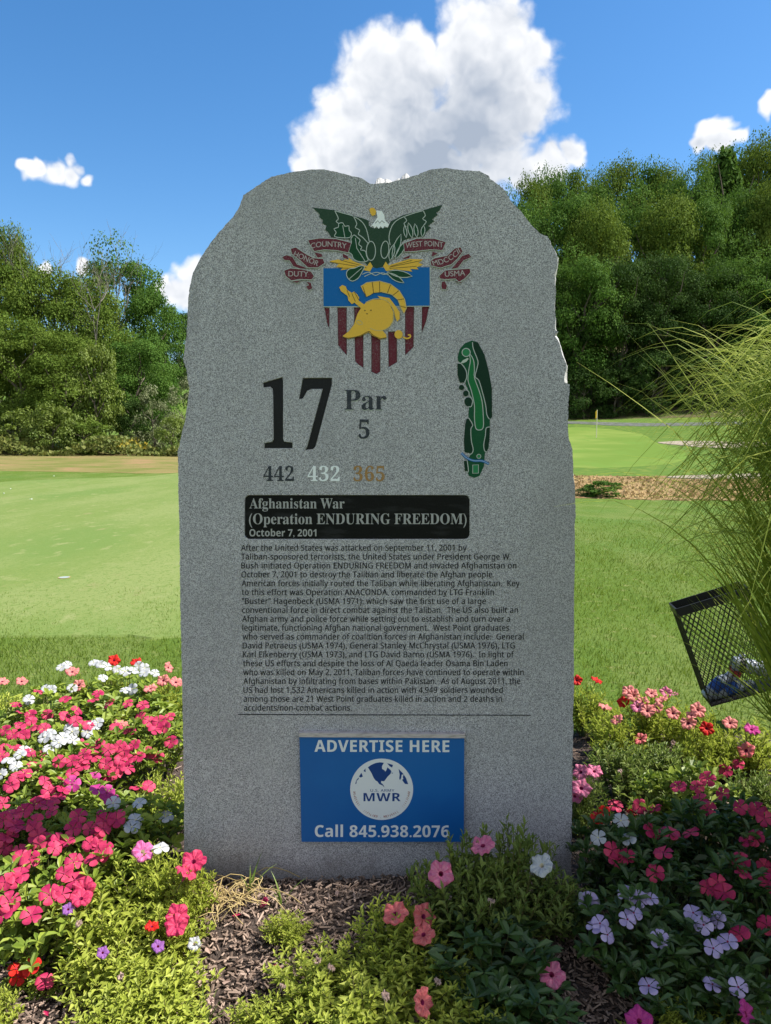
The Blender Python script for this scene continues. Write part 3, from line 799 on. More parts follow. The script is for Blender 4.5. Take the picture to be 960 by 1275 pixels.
plaque_m = mat('polished_black_granite', (.006, .006, .007), rough=.4, spec=.10, noise=[((9, 9, 40), (.018, .018, .020), .5, .7, 5), (420, (.03, .03, .033), .62, .72, 2)])
b = MB(); area(b, PANEL, DEEP + .4, 0)
panel = link('title_panel', b.mesh('title_panel', [plaque_m]), monument)
frost_m = gran_paint('frosted_lettering', (.38, .375, .37), .35, (.14, .14, .145))
b = MB()
write(b, serif_bold('Afghanistan War'), 310.5, 429, 633, 620.5, DEEP + 1.6)
write(b, serif_bold('(Operation ENDURING FREEDOM)'), 310, 581, 652.5, 639.5, DEEP + 1.6)
write(b, sans_bold('October 7, 2001'), 310.5, 394, 667.8, 659, DEEP + 1.6)
sub('title_lettering', b, [frost_m], panel)
BODY = ['581|After the United States was attacked on September 11, 2001 by', '636|Taliban-sponsored terrorists, the United States under President George W.', '643|Bush initiated Operation ENDURING FREEDOM and invaded Afghanistan on',
        '615|October 7, 2001 to destroy the Taliban and liberate the Afghan people.', '647|American forces initially routed the Taliban while liberating Afghanistan.  Key', '615|to this effort was Operation ANACONDA, commanded by LTG Franklin',
        '605|"Buster" Hagenbeck (USMA 1971); which saw the first use of a large', '645|conventional force in direct combat against the Taliban.  The US also built an', '635|Afghan army and police force while setting out to establish and turn over a',
        '634|legitimate, functioning Afghan national government.  West Point graduates', '652|who served as commander of coalition forces in Afghanistan include:  General', '641|David Petraeus (USMA 1974), General Stanley McChrystal (USMA 1976), LTG',
        '640|Karl Eikenberry (USMA 1973), and LTG David Barno (USMA 1976).  In light of', '632|these US efforts and despite the loss of Al Qaeda leader Osama Bin Laden', '652|who was killed on May 2, 2011, Taliban forces have continued to operate within',
        '648|Afghanistan by infiltrating from bases within Pakistan.  As of August 2011, the', '626|US had lost 1,532 Americans killed in action with 4,949 soldiers wounded', '625|among those are 21 West Point graduates killed in action and 2 deaths in', '438|accidents/non-combat actions.']
b = MB()
for i, l in enumerate(BODY):
    x1, t = l.split('|'); yb = 685.6 + i * 11.07; write(b, sans(t), 300 + i * .2, float(x1), yb, yb - 7.3, 1, bold=.012, spacing=1.05)
strip(b, [(296, 889.5), (400, 890), (661, 890.5)], 1.1, 1)
link('inscription', b.mesh('inscription', [ink_m]), monument)

# --- advertisement panel fixed to the stone
sign_m = mat('sign_blue', (.008, .105, .36), rough=.38, spec=.4, noise=[(4, (.010, .12, .385), .4, .7, 4)])
signwhite_m = mat('sign_white', (.70, .72, .75), rough=.45)
navy_m = mat('logo_navy', (.010, .05, .21), rough=.45); rust_m = mat('logo_red', (.32, .07, .035), rough=.5)
rail_m = mat('sign_rail', (.52, .47, .46), rough=.35, noise=[((30, 30, 200), (.35, .31, .30), .45, .65, 4)])


def solid(poly, y_front, y_back, name, m, parent=None, **k):
    P = [on_depth(x, y, SY) for x, y in poly]; n = len(P); V = [Vector((p.x, SY - y_front, p.z)) for p in P] + [Vector((p.x, SY - y_back, p.z)) for p in P]
    F = [tuple(range(n - 1, -1, -1)), tuple(range(n, 2 * n))] + [(i, (i + 1) % n, n + (i + 1) % n, n + i) for i in range(n)]
    me = mesh(name, V, F, m); bm = bmesh.new(); bm.from_mesh(me); bmesh.ops.recalc_face_normals(bm, faces=bm.faces); bm.to_mesh(me); bm.free()
    return link(name, me, parent, **k)


sgn = solid([(373.5, 913), (577.5, 915), (577, 1045), (376, 1045)], .016, .0035, 'advert_sign', sign_m,
            label='blue rectangular advertising sign fixed low on the granite slab', cat='sign')
solid([(373, 909.5), (578.5, 911.5), (578.5, 916), (373, 914.6)], .021, .0032, 'top_rail', rail_m, sgn)
SL = lambda k: (.016 + .0004 * k - .0006) / .0006
b = MB(); write(b, sans_bold('ADVERTISE HERE'), 391.5, 559.5, 936, 921.5, SL(1), bold=.008, slope=.4, spacing=1.05); sub('header_lettering', b, [signwhite_m], sgn)
b = MB(); write(b, sans_bold('Call 845.938.2076'), 392, 559.5, 1042, 1027.5, SL(1), bold=.004, slope=.4, spacing=1.02); sub('phone_lettering', b, [signwhite_m], sgn)
b = MB(); area(b, ellipse(475.2, 982.8, 39.2, 38.2, n=56), SL(1.5)); logo = sub('logo', b, [signwhite_m], sgn)
C8 = from_crop(430, 940, 10.67); b = MB()
for i, q in enumerate([[(300, 165), (340, 135), (400, 108), (460, 98), (512, 104), (485, 150), (488, 185), (520, 205), (532, 222), (545, 200), (560, 165), (600, 200), (612, 218), (600, 250), (560, 290), (520, 345), (505, 350), (476, 345), (474, 372), (490, 382), (505, 400), (522, 434), (492, 404), (452, 388), (424, 350), (402, 340), (374, 300), (352, 250), (322, 200)],
                       [(130, 385), (150, 330), (180, 298), (176, 320), (150, 345), (148, 380)], [(180, 290), (212, 238), (232, 285), (205, 300)], [(242, 214), (266, 178), (270, 228)], [(556, 110), (632, 134), (622, 168), (590, 150)], [(708, 188), (742, 222), (775, 258), (748, 262), (740, 310), (726, 334), (716, 312), (722, 262)],
                       [(776, 262), (806, 308), (834, 388), (792, 384), (752, 330), (770, 322), (764, 290)], [(612, 235), (632, 238), (622, 250)]]): area(b, C8(q), SL(2.4) + .1 * i)
write(b, sans('U.S. ARMY'), 461.2, 491, 985.8, 982.6, SL(2.4), spacing=1.1, bold=.006); write(b, sans_bold('MWR'), 452.6, 498.8, 997.6, 987.4, SL(2.4), spacing=1.08)
arc_txt = 'SOLDIERS . FAMILIES . RETIREES . CIVILIANS'
for i, ch in enumerate(arc_txt):
    if ch == ' ': continue
    a = R(176) - R(172) * (i + .5) / len(arc_txt); rad = 34.2
    t = Vector((math.sin(a), math.cos(a))); q = Vector((-math.cos(a), -math.sin(a)))
    c = Vector((475.2, 982.8)) + Vector((math.cos(a), math.sin(a))) * rad
    hw = .35 if ch in '.I' else 1.15
    def path(u, v, c=c, t=t, q=q, hw=hw): p = c + t * (u - .5) * 2 * hw + q * (v * 2.7 - 1.3); return p.x, p.y
    write(b, ch, 0, 0, 0, 0, SL(2.4), bold=.01, m=1, path=path)
sub('logo_print', b, [navy_m, rust_m], logo)

# ------------------------------------------------------------------ trees
bark_m = mat('bark', (.14, .115, .09), rough=.9, noise=[((6, 6, 1.2), (.07, .055, .042), .45, .62, 5)])
twig_m = mat('bare_wood', (.21, .185, .16), rough=.9)
crown_ms = [mat('foliage_olive', (.068, .118, .018), (.178, .245, .045), .7, .04, trans=.30, tcol=(.16, .22, .02)),
            mat('foliage_green', (.044, .105, .018), (.125, .215, .042), .7, .04, trans=.28, tcol=(.11, .20, .02)),
            mat('foliage_lime', (.11, .155, .025), (.19, .24, .045), .55, .25, trans=.30, tcol=(.2, .3, .02)),
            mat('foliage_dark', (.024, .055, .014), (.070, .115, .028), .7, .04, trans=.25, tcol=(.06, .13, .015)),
            mat('foliage_pale', (.11, .135, .05), (.25, .27, .14), .5, .2, trans=.22, tcol=(.14, .2, .06))]
QUAD = [(0, 0, 0), (.5, .45, .1), (0, 1, -.1), (-.5, .45, .1)]; QF = [(0, 1, 2, 3)]


def crown_mesh(seed, m, puffs=64, leaves=210, wide=.34, low=.10, leaf=.0165, conic=0.0, ragged=.12):
    """a crown one unit tall from leaf clusters with gaps between them"""
    g = np.random.default_rng(seed); V = []; Fs = []; rn = []; off = 0
    cz = (1 + low) / 2; hz = (1 - low) / 2
    for k in range(puffs):
        th = g.uniform(0, 2 * math.pi); s = g.uniform(-1, 1); sh = g.uniform(.45, 1.0) ** .6
        if conic: wr = wide * (1 - (s * .5 + .5)) ** conic
        else: wr = wide * math.sqrt(max(0, 1 - s * s * .92)) * (1.08 if s < 0 else 1.0)
        wr *= 1 + g.normal(0, ragged)
        c = np.array([math.cos(th) * wr * sh, math.sin(th) * wr * sh, cz + hz * s * (.90 + g.normal(0, .05))])
        pr = (g.uniform(.06, .15) if not conic else g.uniform(.04, .075)) * (wide / .34) ** .5
        n = int(leaves * g.uniform(.6, 1.3)); dirs = unit(g.normal(0, 1, (n, 3)))
        dirs[:, 2] = np.where(dirs[:, 2] < -.35, -dirs[:, 2] * .5, dirs[:, 2]); dirs = unit(dirs)
        rad = pr * g.uniform(.35, 1.08, n) ** .5 * (1 + .25 * np.sin(dirs[:, 0] * 7 + seed) * np.cos(dirs[:, 1] * 6 + k))
        P = c + dirs * rad[:, None] * np.array([1.15, 1.15, .85])
        N = unit(dirs + g.normal(0, .45, (n, 3)) + np.array([0, 0, .25])); Y = unit(np.cross(N, g.normal(0, 1, (n, 3))) + dirs * .3)
        X, Y, Z = frames(Y, N); v, f = scatter(QUAD, QF, P, X, Y, Z, leaf * g.uniform(.65, 1.35, n))
        V.append(v); Fs.append(f + off); off += len(v)
        rn.append(np.clip(g.normal(.45, .22, n) + g.normal(0, .16), 0, 1))
    return mesh('crown', np.concatenate(V), np.concatenate(Fs), m, np.concatenate(rn))


def trunk_mesh(seed, h=.75, r=.022, limbs=9, wide=.3, m=None):
    rs = random.Random(seed); b = MB()
    pts = [Vector((rs.gauss(0, .008) * i, rs.gauss(0, .008) * i, -.03 + (h + .03) * i / 6)) for i in range(7)]
    b.tube(pts, [r * (1.25 - i * .17) for i in range(7)], 7)
    for k in range(limbs):
        i = rs.randint(1, 5); a = rs.uniform(0, 6.28); p = pts[i]; L = rs.uniform(.5, 1) * wide
        q = [p, p + Vector((math.cos(a) * L * .4, math.sin(a) * L * .4, .09)), p + Vector((math.cos(a + .3) * L * .75, math.sin(a + .3) * L * .75, .17)), p + Vector((math.cos(a + .2) * L, math.sin(a + .2) * L, .22 + rs.uniform(0, .08)))]
        b.tube(q, [r * .5, r * .36, r * .24, r * .1], 5)
    return b.mesh('trunk', m or bark_m)


TR = [trunk_mesh(s) for s in range(4)]
CROWN = {}
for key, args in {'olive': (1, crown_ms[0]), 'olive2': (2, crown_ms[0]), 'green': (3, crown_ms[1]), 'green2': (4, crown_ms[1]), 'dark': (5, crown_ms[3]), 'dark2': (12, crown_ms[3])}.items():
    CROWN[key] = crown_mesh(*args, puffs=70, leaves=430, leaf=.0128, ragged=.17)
CROWN['lime'] = crown_mesh(6, crown_ms[2], puffs=40, leaves=150, wide=.34, low=.05, leaf=.026)
CROWN['bush'] = crown_mesh(7, crown_ms[0], puffs=36, leaves=140, wide=.55, low=.0, leaf=.036)
CROWN['bushlime'] = crown_mesh(8, crown_ms[2], puffs=36, leaves=140, wide=.6, low=.0, leaf=.038)
CROWN['bushpale'] = crown_mesh(9, crown_ms[4], puffs=36, leaves=140, wide=.55, low=.0, leaf=.032)
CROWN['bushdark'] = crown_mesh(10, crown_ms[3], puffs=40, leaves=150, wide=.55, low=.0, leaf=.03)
CROWN['bushgreen'] = crown_mesh(14, crown_ms[1], puffs=30, leaves=120, wide=.55, low=.0, leaf=.06)
CROWN['conifer'] = crown_mesh(11, crown_ms[1], puffs=130, leaves=110, wide=.24, low=.12, leaf=.02, conic=.8)


def tree(name, px, top, Y, width_px, kind, label, cat='tree', group=None, sink=.2):
    """a tree whose tip stands at the given photo column and row when rooted at depth Y"""
    tip = on_depth(px, top, Y); base = terrain(tip.x, Y); H = tip.z - base
    t = thing(name, (tip.x, Y, base - sink), label, cat, group); t.rotation_euler.z = random.uniform(0, 6.28)
    cr = CROWN[kind]; nominal = {'bush': 1.25, 'bushlime': 1.3, 'bushpale': 1.25, 'bushdark': 1.25, 'bushgreen': 1.25, 'conifer': .46}.get(kind, .86)
    w = width_px / FPX * Y / nominal
    c = link('crown', cr, t); c.scale = (w * random.uniform(.94, 1.06), w * random.uniform(.94, 1.06), H + sink)
    k = link('trunk', TR[random.randrange(4)], t); k.scale = (max(w, H * .5), max(w, H * .5), (H + sink) * (.95 if 'bush' not in kind else .8))
    return t


# the near wood on the left
G1 = 'broadleaf trees of the wood beyond the tee'
for a in [(-34, 283, 55, 150, 'olive', 'tall olive-green tree cut off by the photo edge, highest of the wood beyond the tee'),
          (14, 292, 58, 78, 'olive2', 'tall narrow olive tree with ragged top rising over its neighbours beyond the tee'),
          (52, 345, 55, 120, 'olive', 'mid-height olive tree under the bare twigs, left of the broad dark green tree'),
          (100, 352, 57, 120, 'olive2', 'olive tree wrapped in dry grey twigs in the middle of the wood beyond the tee'),
          (146, 316, 63, 138, 'green', 'broad dome-shaped dark green tree, largest of the wood beyond the tee'),
          (188, 366, 61, 92, 'green2', 'dark green tree closing the right end of the wood beyond the tee'),
          (20, 400, 51, 120, 'olive2', 'low-crowned olive tree in the shaded corner near the photo edge'),
          (84, 425, 51, 120, 'olive', 'low olive tree standing in front of the twiggy one beyond the tee'),
          (168, 420, 55, 110, 'green', 'dark green tree with low skirts behind the pale shrubs'),
          (118, 428, 50, 62, 'lime', 'slim bright lime-green tree glowing in the middle of the darker wood')]:
    tree('broadleaf_tree', a[0], a[1], a[2] + 6, a[3], a[4], a[5], 'tree', G1)
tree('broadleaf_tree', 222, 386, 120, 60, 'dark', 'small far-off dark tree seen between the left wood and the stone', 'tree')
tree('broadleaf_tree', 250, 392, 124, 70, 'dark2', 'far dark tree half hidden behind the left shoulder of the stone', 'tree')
G2 = 'shrubs along the edge of the left wood'
for a in [(64, 506, 46, 66, 'bushlime', 'yellow-green bush standing proud of the wood edge beside the dry grass'), (22, 512, 47, 80, 'bushlime', 'broad light green bush at the photo edge in front of the shaded wood'),
          (-14, 500, 48, 70, 'bushpale', 'grey-green bush cut by the photo edge beyond the tee'), (104, 524, 47, 66, 'bush', 'low olive bush between the yellow-green bush and the goldenrod'),
          (190, 486, 50, 62, 'bushpale', 'pale whitish shrub with flower heads against the dark tree'), (226, 478, 52, 56, 'bushpale', 'pale shrub touching the left edge of the stone'),
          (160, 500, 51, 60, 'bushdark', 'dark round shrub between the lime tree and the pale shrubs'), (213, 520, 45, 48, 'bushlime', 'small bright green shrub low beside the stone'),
          (148, 545, 45.5, 50, 'bushlime', 'low light green bush in the weeds beside the goldenrod'), (120, 548, 45.5, 50, 'bush', 'low olive bush in the weeds by the dry grass band'), (250, 520, 47, 60, 'bush', 'olive shrub mostly hidden behind the stone')]:
    tree('shrub', a[0], a[1], a[2] + 7, a[3], a[4], a[5], 'shrub', G2, sink=.1)

# yellow goldenrod and weeds
g = np.random.default_rng(5); n = 5200
d = g.uniform(50, 54.5, n); px = g.uniform(-60, 290, n); X0 = (px - 480) / FPX * d
hgt = g.uniform(.15, .75, n) * (1 + .8 * np.sin(X0 * .9))
P = np.stack([X0, d, np.array([terrain(x, y) for x, y in zip(X0, d)]) + np.clip(hgt, .05, 1.2)], 1)
N = unit(g.normal(0, 1, (n, 3)) + np.array([0, -.3, .8])); Xa, Ya, Za = frames(unit(np.cross(N, g.normal(0, 1, (n, 3))) + np.array([0, 0, .6])), N)
v, f = scatter(QUAD, QF, P, Xa, Ya, Za, g.uniform(.14, .34, n))
mi = np.where((np.exp(-((px - 178) / 24) ** 2) * (.6 + .4 * np.sin(X0 * 4.1)) > g.random(n) * .9) & (hgt > .42), 1, 0)
link('weeds', mesh('weeds', v, f, [mat('weed_green', (.085, .12, .02), (.19, .20, .05), .6, .2, trans=.25), mat('goldenrod_yellow', (.36, .27, .03), (.26, .24, .05), .7, .1, trans=.2)], g.random(n), mi),
     label='weeds and yellow goldenrod between the dry grass and the left wood', kind='stuff')


n = 6000; d = 24.6 + 8 * g.random(n); px = g.uniform(600, 1150, n); X0 = (px - 480) / FPX * d
k = (d > 25 + .5 * np.sin(X0 * 1.3)) & (d < np.where(px > 822, 30.2, 32.2) + .5 * np.sin(X0 * .9 + 1)); d, X0 = d[k], X0[k]; n = len(d)
P = np.stack([X0, d, np.array([terrain(x, y) for x, y in zip(X0, d)]) + .01], 1); N = unit(g.normal(0, .6, (n, 3)) + np.array([.5, -.6, .8])); Xa, Ya, Za = frames(g.normal(0, .75, (n, 3)) + np.array([0, 0, 1.]), N)
v, f = scatter(QUAD, QF, P, Xa, Ya, Za, g.uniform(.05, .15, n)); r_ = g.random(n); r_ = np.where(np.sin(X0 * .8) * np.cos(d * 1.1) > .3, r_ * .5 + .5, r_ * .6)
link('bank_grass', mesh('bank_grass', v, f, mat('bank_straw', (.42, .30, .15), (.34, .27, .11), .9, .05, trans=.15), r_), label='rough dry grass and weeds on the brown earth bank below the green', kind='stuff')


def branching(b, p, d, L, r, depth, rs):
    pts = [p]
    for i in range(4): d = (d + Vector((rs.gauss(0, .16), rs.gauss(0, .16), rs.gauss(.05, .1)))).normalized(); pts.append(pts[-1] + d * L / 4)
    b.tube(pts, [r * (1 - .13 * i) for i in range(5)], 5, cap=False)
    if depth:
        for k in range(rs.randint(2, 4)):
            q = pts[rs.randint(2, 4)]; dd = (d + Vector((rs.gauss(0, .5), rs.gauss(0, .5), rs.gauss(.15, .3)))).normalized(); branching(b, q, dd, L * rs.uniform(.5, .75), r * .52, depth - 1, rs)


for i, (px, top, Y, lab) in enumerate([(84, 288, 56.5, 'bare dead tree whose forked twigs stick up above the left wood'), (40, 300, 57, 'thin dead tree with a single leafless top beside the tall narrow tree'),
                                       (142, 305, 60, 'sparse dead tree barely topping the broad dark green tree'), (112, 345, 54.5, 'grey dead tree leaning across the front of the olive trees')]):
    rs = random.Random(20 + i); Y += 6; tip = on_depth(px, top, Y); z0 = terrain(tip.x, Y); H = tip.z - z0; b = MB()
    b.tube([(0, 0, 0), (.1, 0, H * .35), (.0, .1, H * .6)], [.2, .15, .1], 6)
    for k in range(4): branching(b, Vector((rs.uniform(-.3, .3), 0, H * rs.uniform(.45, .6))), Vector((rs.uniform(-.5, .5), rs.uniform(-.3, .3), 1)).normalized(), H * .27, .05, 3, rs)
    o = link('dead_tree', b.mesh('dead_tree', twig_m), None, (tip.x, Y, z0), lab, 'dead tree', 'leafless trees in the left wood')

# the big wood on the hillside behind the green
G3 = 'trees of the wood on the hillside behind the green'
LAB = ['broadleaf tree in the back row of the hillside wood, crown on the skyline', 'broadleaf tree in the middle rows of the hillside wood behind the green', 'broadleaf tree in the front row of the hillside wood, skirts in deep shade']
kinds = ['green', 'olive', 'green2', 'olive2', 'dark']
rs = random.Random(3)
SKY = [(640, 250), (662, 236), (688, 226), (716, 222), (742, 226), (768, 216), (800, 214), (832, 218), (862, 212), (892, 206), (925, 196), (952, 176), (990, 160), (1030, 165), (1075, 170)]
for i, (px, top) in enumerate(SKY):
    tree('woodland_tree', px, top + rs.uniform(-3, 3), rs.uniform(102, 116), rs.uniform(78, 100), kinds[i % 4], LAB[0], 'tree', G3, .5)
for i, (px, top) in enumerate([(622, 290), (655, 262), (700, 252), (745, 258), (790, 246), (838, 252), (880, 244), (925, 240), (970, 225), (1015, 230), (1060, 240)]):
    tree('woodland_tree', px, top + rs.uniform(-6, 6), rs.uniform(92, 99), rs.uniform(96, 120), ['olive', 'green', 'green2', 'olive2', 'green'][i % 5], LAB[1], 'tree', G3, .5)
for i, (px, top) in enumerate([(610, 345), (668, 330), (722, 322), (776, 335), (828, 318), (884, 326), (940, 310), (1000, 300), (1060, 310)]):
    tree('woodland_tree', px, top + rs.uniform(-8, 8), rs.uniform(85, 90), rs.uniform(105, 130), ['dark2', 'dark', 'green', 'dark2'][i % 4], LAB[2], 'tree', G3, .5)  # mostly darker leaf colour here, painting in the shade low in the wood
for i, px in enumerate(range(600, 1080, 42)):
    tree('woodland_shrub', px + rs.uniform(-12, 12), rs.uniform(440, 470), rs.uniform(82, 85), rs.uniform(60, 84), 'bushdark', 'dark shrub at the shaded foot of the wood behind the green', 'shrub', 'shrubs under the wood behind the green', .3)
tree('conifer_tree', 905, 184, 104, 74, 'conifer', 'narrow dark conifer with a spiky top poking above the skyline at the right', 'tree')
tree('bank_shrub', 752, 600, 25.6, 54, 'bushgreen', 'low leafy shrub growing on the earth bank beside the stone', 'shrub', None, .15)
tree('bank_shrub', 728, 609, 25.8, 40, 'bushdark', 'small dark shrub on the earth bank half hidden by the stone', 'shrub', None, .15)

# ------------------------------------------------------------------ the hole: flag, plaque in the turf, broken tees
f0 = on_depth(742.5, 546, 62); z0 = terrain(f0.x, 62) + .09
flag = thing('flagstick', (f0.x, 62, z0), 'thin golf flagstick with a small yellow flag standing on the green', 'flagstick')
b = MB(); b.tube([(0, 0, -.1), (0, 0, 2.25)], .035, 8); link('pole', b.mesh('pole', mat('flag_pole', (.62, .58, .42), rough=.5)), flag)
b = MB(); Vf = []; Ff = []
for i in range(7):
    for j in range(4):
        w = .42 * i / 6; Vf.append((-.02 - w * .35, -.04 * math.sin(i) - w * .3, 2.22 - .62 * j / 3 - .35 * w + (.12 * w * j / 3)))
for i in range(6):
    for j in range(3): Ff.append((i * 4 + j, i * 4 + j + 1, i * 4 + j + 5, i * 4 + j + 4))
b.add(Vf, Ff); fo = link('flag', b.mesh('flag', mat('flag_yellow', (.62, .42, .02), rough=.8, trans=.25)), flag); so = fo.modifiers.new('thickness', 'SOLIDIFY'); so.thickness = .012

p0 = on_level(80, 719, .016); pz = .0155
pl = thing('yardage_plaque', (p0.x, p0.y, pz), 'small round yardage plaque set flush in the tee turf', 'turf marker'); pl.rotation_euler.z = .3
b = MB(); b.lathe([(.060, 0), (.064, .003), (.058, .004), (.056, .003)], 24); link('rim', b.mesh('rim', mat('plaque_rim', (.42, .24, .10), rough=.6)), pl)
b = MB(); b.lathe([(.055, .001), (.055, .0034)], 24); link('disc', b.mesh('disc', mat('plaque_disc', (.26, .33, .31), rough=.5)), pl)
tee_white = mat('tee_peg_white', (.75, .75, .72), rough=.5)
b = MB(); b.lathe([(.003, 0), (.0035, .04), (.009, .052), (.009, .054)], 10)
peg = b.mesh('golf_tee', tee_white)
for i, (px, py, lab) in enumerate([(6, 614, 'white broken golf tee lying nearest the photo edge on the tee turf'), (37, 621, 'white broken golf tee lying alone on the tee turf below the back edge'), (66, 593, 'white broken golf tee lying close to the back edge of the tee'), (14, 609, 'white broken golf tee lying behind another at the photo edge')]):
    q = on_level(px, py, .06); o = link('golf_tee', peg, None, (q.x, q.y, terrain(q.x, q.y) + .055), lab, 'golf tee', 'broken golf tees on the tee turf'); o.rotation_euler = (R(88), 0, i * 1.3); o.scale = (1.5, 1.5, 1.2)

# ------------------------------------------------------------------ grass blades on the near lawn
g = np.random.default_rng(9)


def blades(n, xr, yr, keep):
    x = g.uniform(*xr, n); y = yr[0] + (yr[1] - yr[0]) * g.random(n) ** 1.3; k = keep(x, y); x, y = x[k], y[k]; n = len(x)
    z = np.array([terrain(a, b_) for a, b_ in zip(x, y)])
    h = g.uniform(.018, .042, n) * (1 + .25 * np.sin(x * 3 + y * 2)); a = g.uniform(0, 6.28, n); lean = g.uniform(.1, .9, n) * h; w = g.uniform(.0016, .0030, n) * (.7 + .12 * y)
    ta = g.uniform(0, 6.28, n)
    B0 = np.stack([x - np.cos(a) * w, y - np.sin(a) * w, z - .002], 1); B1 = np.stack([x + np.cos(a) * w, y + np.sin(a) * w, z - .002], 1)
    T = np.stack([x + np.cos(ta) * lean, y + np.sin(ta) * lean, z + h], 1)
    return np.stack([B0, B1, T], 1).reshape(-1, 3), n


VA, na = blades(72000, (-5.0, .3), (3.35, 8), lambda x, y: (np.abs(x) < .62 * y + .2) & (y < 5.5 + 2.4 * g.random(len(y)) ** 2.2 + .12 * np.sin(x * 5)))
VB, nb = blades(150000, (.45, 8.5), (3.3, 15), lambda x, y: (x < .62 * y + .2) & (x > .2 * y - .1) & (g.random(len(y)) > ((y - 6) / 9).clip(0, 1) ** .8))
VV = np.concatenate([VA, VB]); nn = na + nb
link('lawn_grass', mesh('lawn_grass', VV, np.arange(nn * 3).reshape(-1, 3), mat('grass_blade', (.085, .142, .014), (.19, .255, .042), .55, .15, trans=.33, tcol=(.24, .33, .03)), g.random(nn)),
     label='short green grass blades of the mown lawn around the flower bed', kind='stuff')

# ------------------------------------------------------------------ mulch bed
def bed_z(x, y):
    z = .012 + .018 * math.sin(x * 2.3 + 1) * math.cos(y * 2.9) + .012 * math.sin(x * 7 + y * 5)
    z += .035 * math.exp(-((x + .05) ** 2 / .25 + (y - 2.28) ** 2 / .06)) + .03 * math.exp(-((x + .62) ** 2 / .03 + (y - 2.2) ** 2 / .03))
    z *= sstep(3.85, 3.4, y)
    return z - .03 * (1 - sstep(3.9, 3.6, y))


mulch_m = mat('mulch_soil', (.085, .064, .054), rough=.95, spec=.05, noise=[(55, (.10, .078, .066), .5, .62, 5), (18, (.035, .025, .02), .5, .66, 5)], bump=(70, .9, .03))
V = []; F = []; nx, ny = 130, 76
for j in range(ny):
    for i in range(nx):
        x = -2.7 + 5.4 * i / (nx - 1); y = .9 + (3.86 - .9) * j / (ny - 1) + .05 * math.sin(x * 3.1) * sstep(3.3, 3.8, .9 + 2.96 * j / (ny - 1))
        V.append((x, y, bed_z(x, y) + random.gauss(0, .003)))
for j in range(ny - 1):
    for i in range(nx - 1): a = j * nx + i; F.append((a, a + 1, a + nx + 1, a + nx))
link('mulch_bed', mesh('mulch_bed', V, np.array(F), mulch_m, smooth=True), kind='structure')
g = np.random.default_rng(21); n = 15000
x = np.concatenate([g.uniform(-1.1, .9, n * 2 // 3), g.uniform(-2.3, 2.0, n // 3)]); y = np.concatenate([g.uniform(1.45, 2.36, n * 2 // 3), g.uniform(1.3, 3.5, n // 3)]); n = len(x)
P = np.stack([x, y, np.array([bed_z(a, b_) for a, b_ in zip(x, y)]) + g.uniform(.0, .014, n)], 1)
Yd = unit(g.normal(0, 1, (n, 3)) * np.array([1, 1, .32])); Xa, Ya, Za = frames(Yd, unit(g.normal(0, .45, (n, 3)) + np.array([0, 0, 1])))
chip_v = [(-.5, -.5, -.5), (.5, -.45, -.5), (.35, .5, -.4), (-.4, .45, -.5), (-.4, -.4, .5), (.4, -.5, .5), (.3, .42, .5), (-.3, .5, .4)]
chip_f = [(0, 3, 2, 1), (4, 5, 6, 7), (0, 1, 5, 4), (1, 2, 6, 5), (2, 3, 7, 6), (3, 0, 4, 7)]
size = np.stack([g.uniform(.003, .008, n), np.clip(g.lognormal(-4.0, .4, n), .008, .05), g.uniform(.0015, .004, n)], 1)
v, f = scatter(chip_v, chip_f, P, Xa, Ya, Za, size)
rr = np.repeat(np.clip(g.beta(1.6, 2.2, n), 0, 1), 6)
link('wood_mulch', mesh('wood_mulch', v, f, mat('mulch_chip', (.085, .056, .042), (.44, .325, .255), .85, .12), rr), label='shredded brown wood mulch covering the flower bed', kind='stuff')

# ------------------------------------------------------------------ bedding plants
V_LEAF = [(0, 0, 0), (-.36, .30, .05), (-.40, .68, .05), (0, 1, -.10), (.40, .68, .05), (.36, .30, .05), (0, .5, -.06)]
V_FACE = [(0, 6, 2, 1), (6, 3, 2), (0, 5, 4, 6), (6, 4, 3)]
P_LEAF = [(0, 0, 0), (-.5, .48, .08), (0, 1, -.16), (.5, .48, .08), (0, .52, -.05)]
P_FACE = [(0, 4, 2, 1), (0, 3, 2, 4)]


def dome(rho): return math.sqrt(max(0, 1 - rho * rho)) * .68 + .32 if rho < 1 else 0


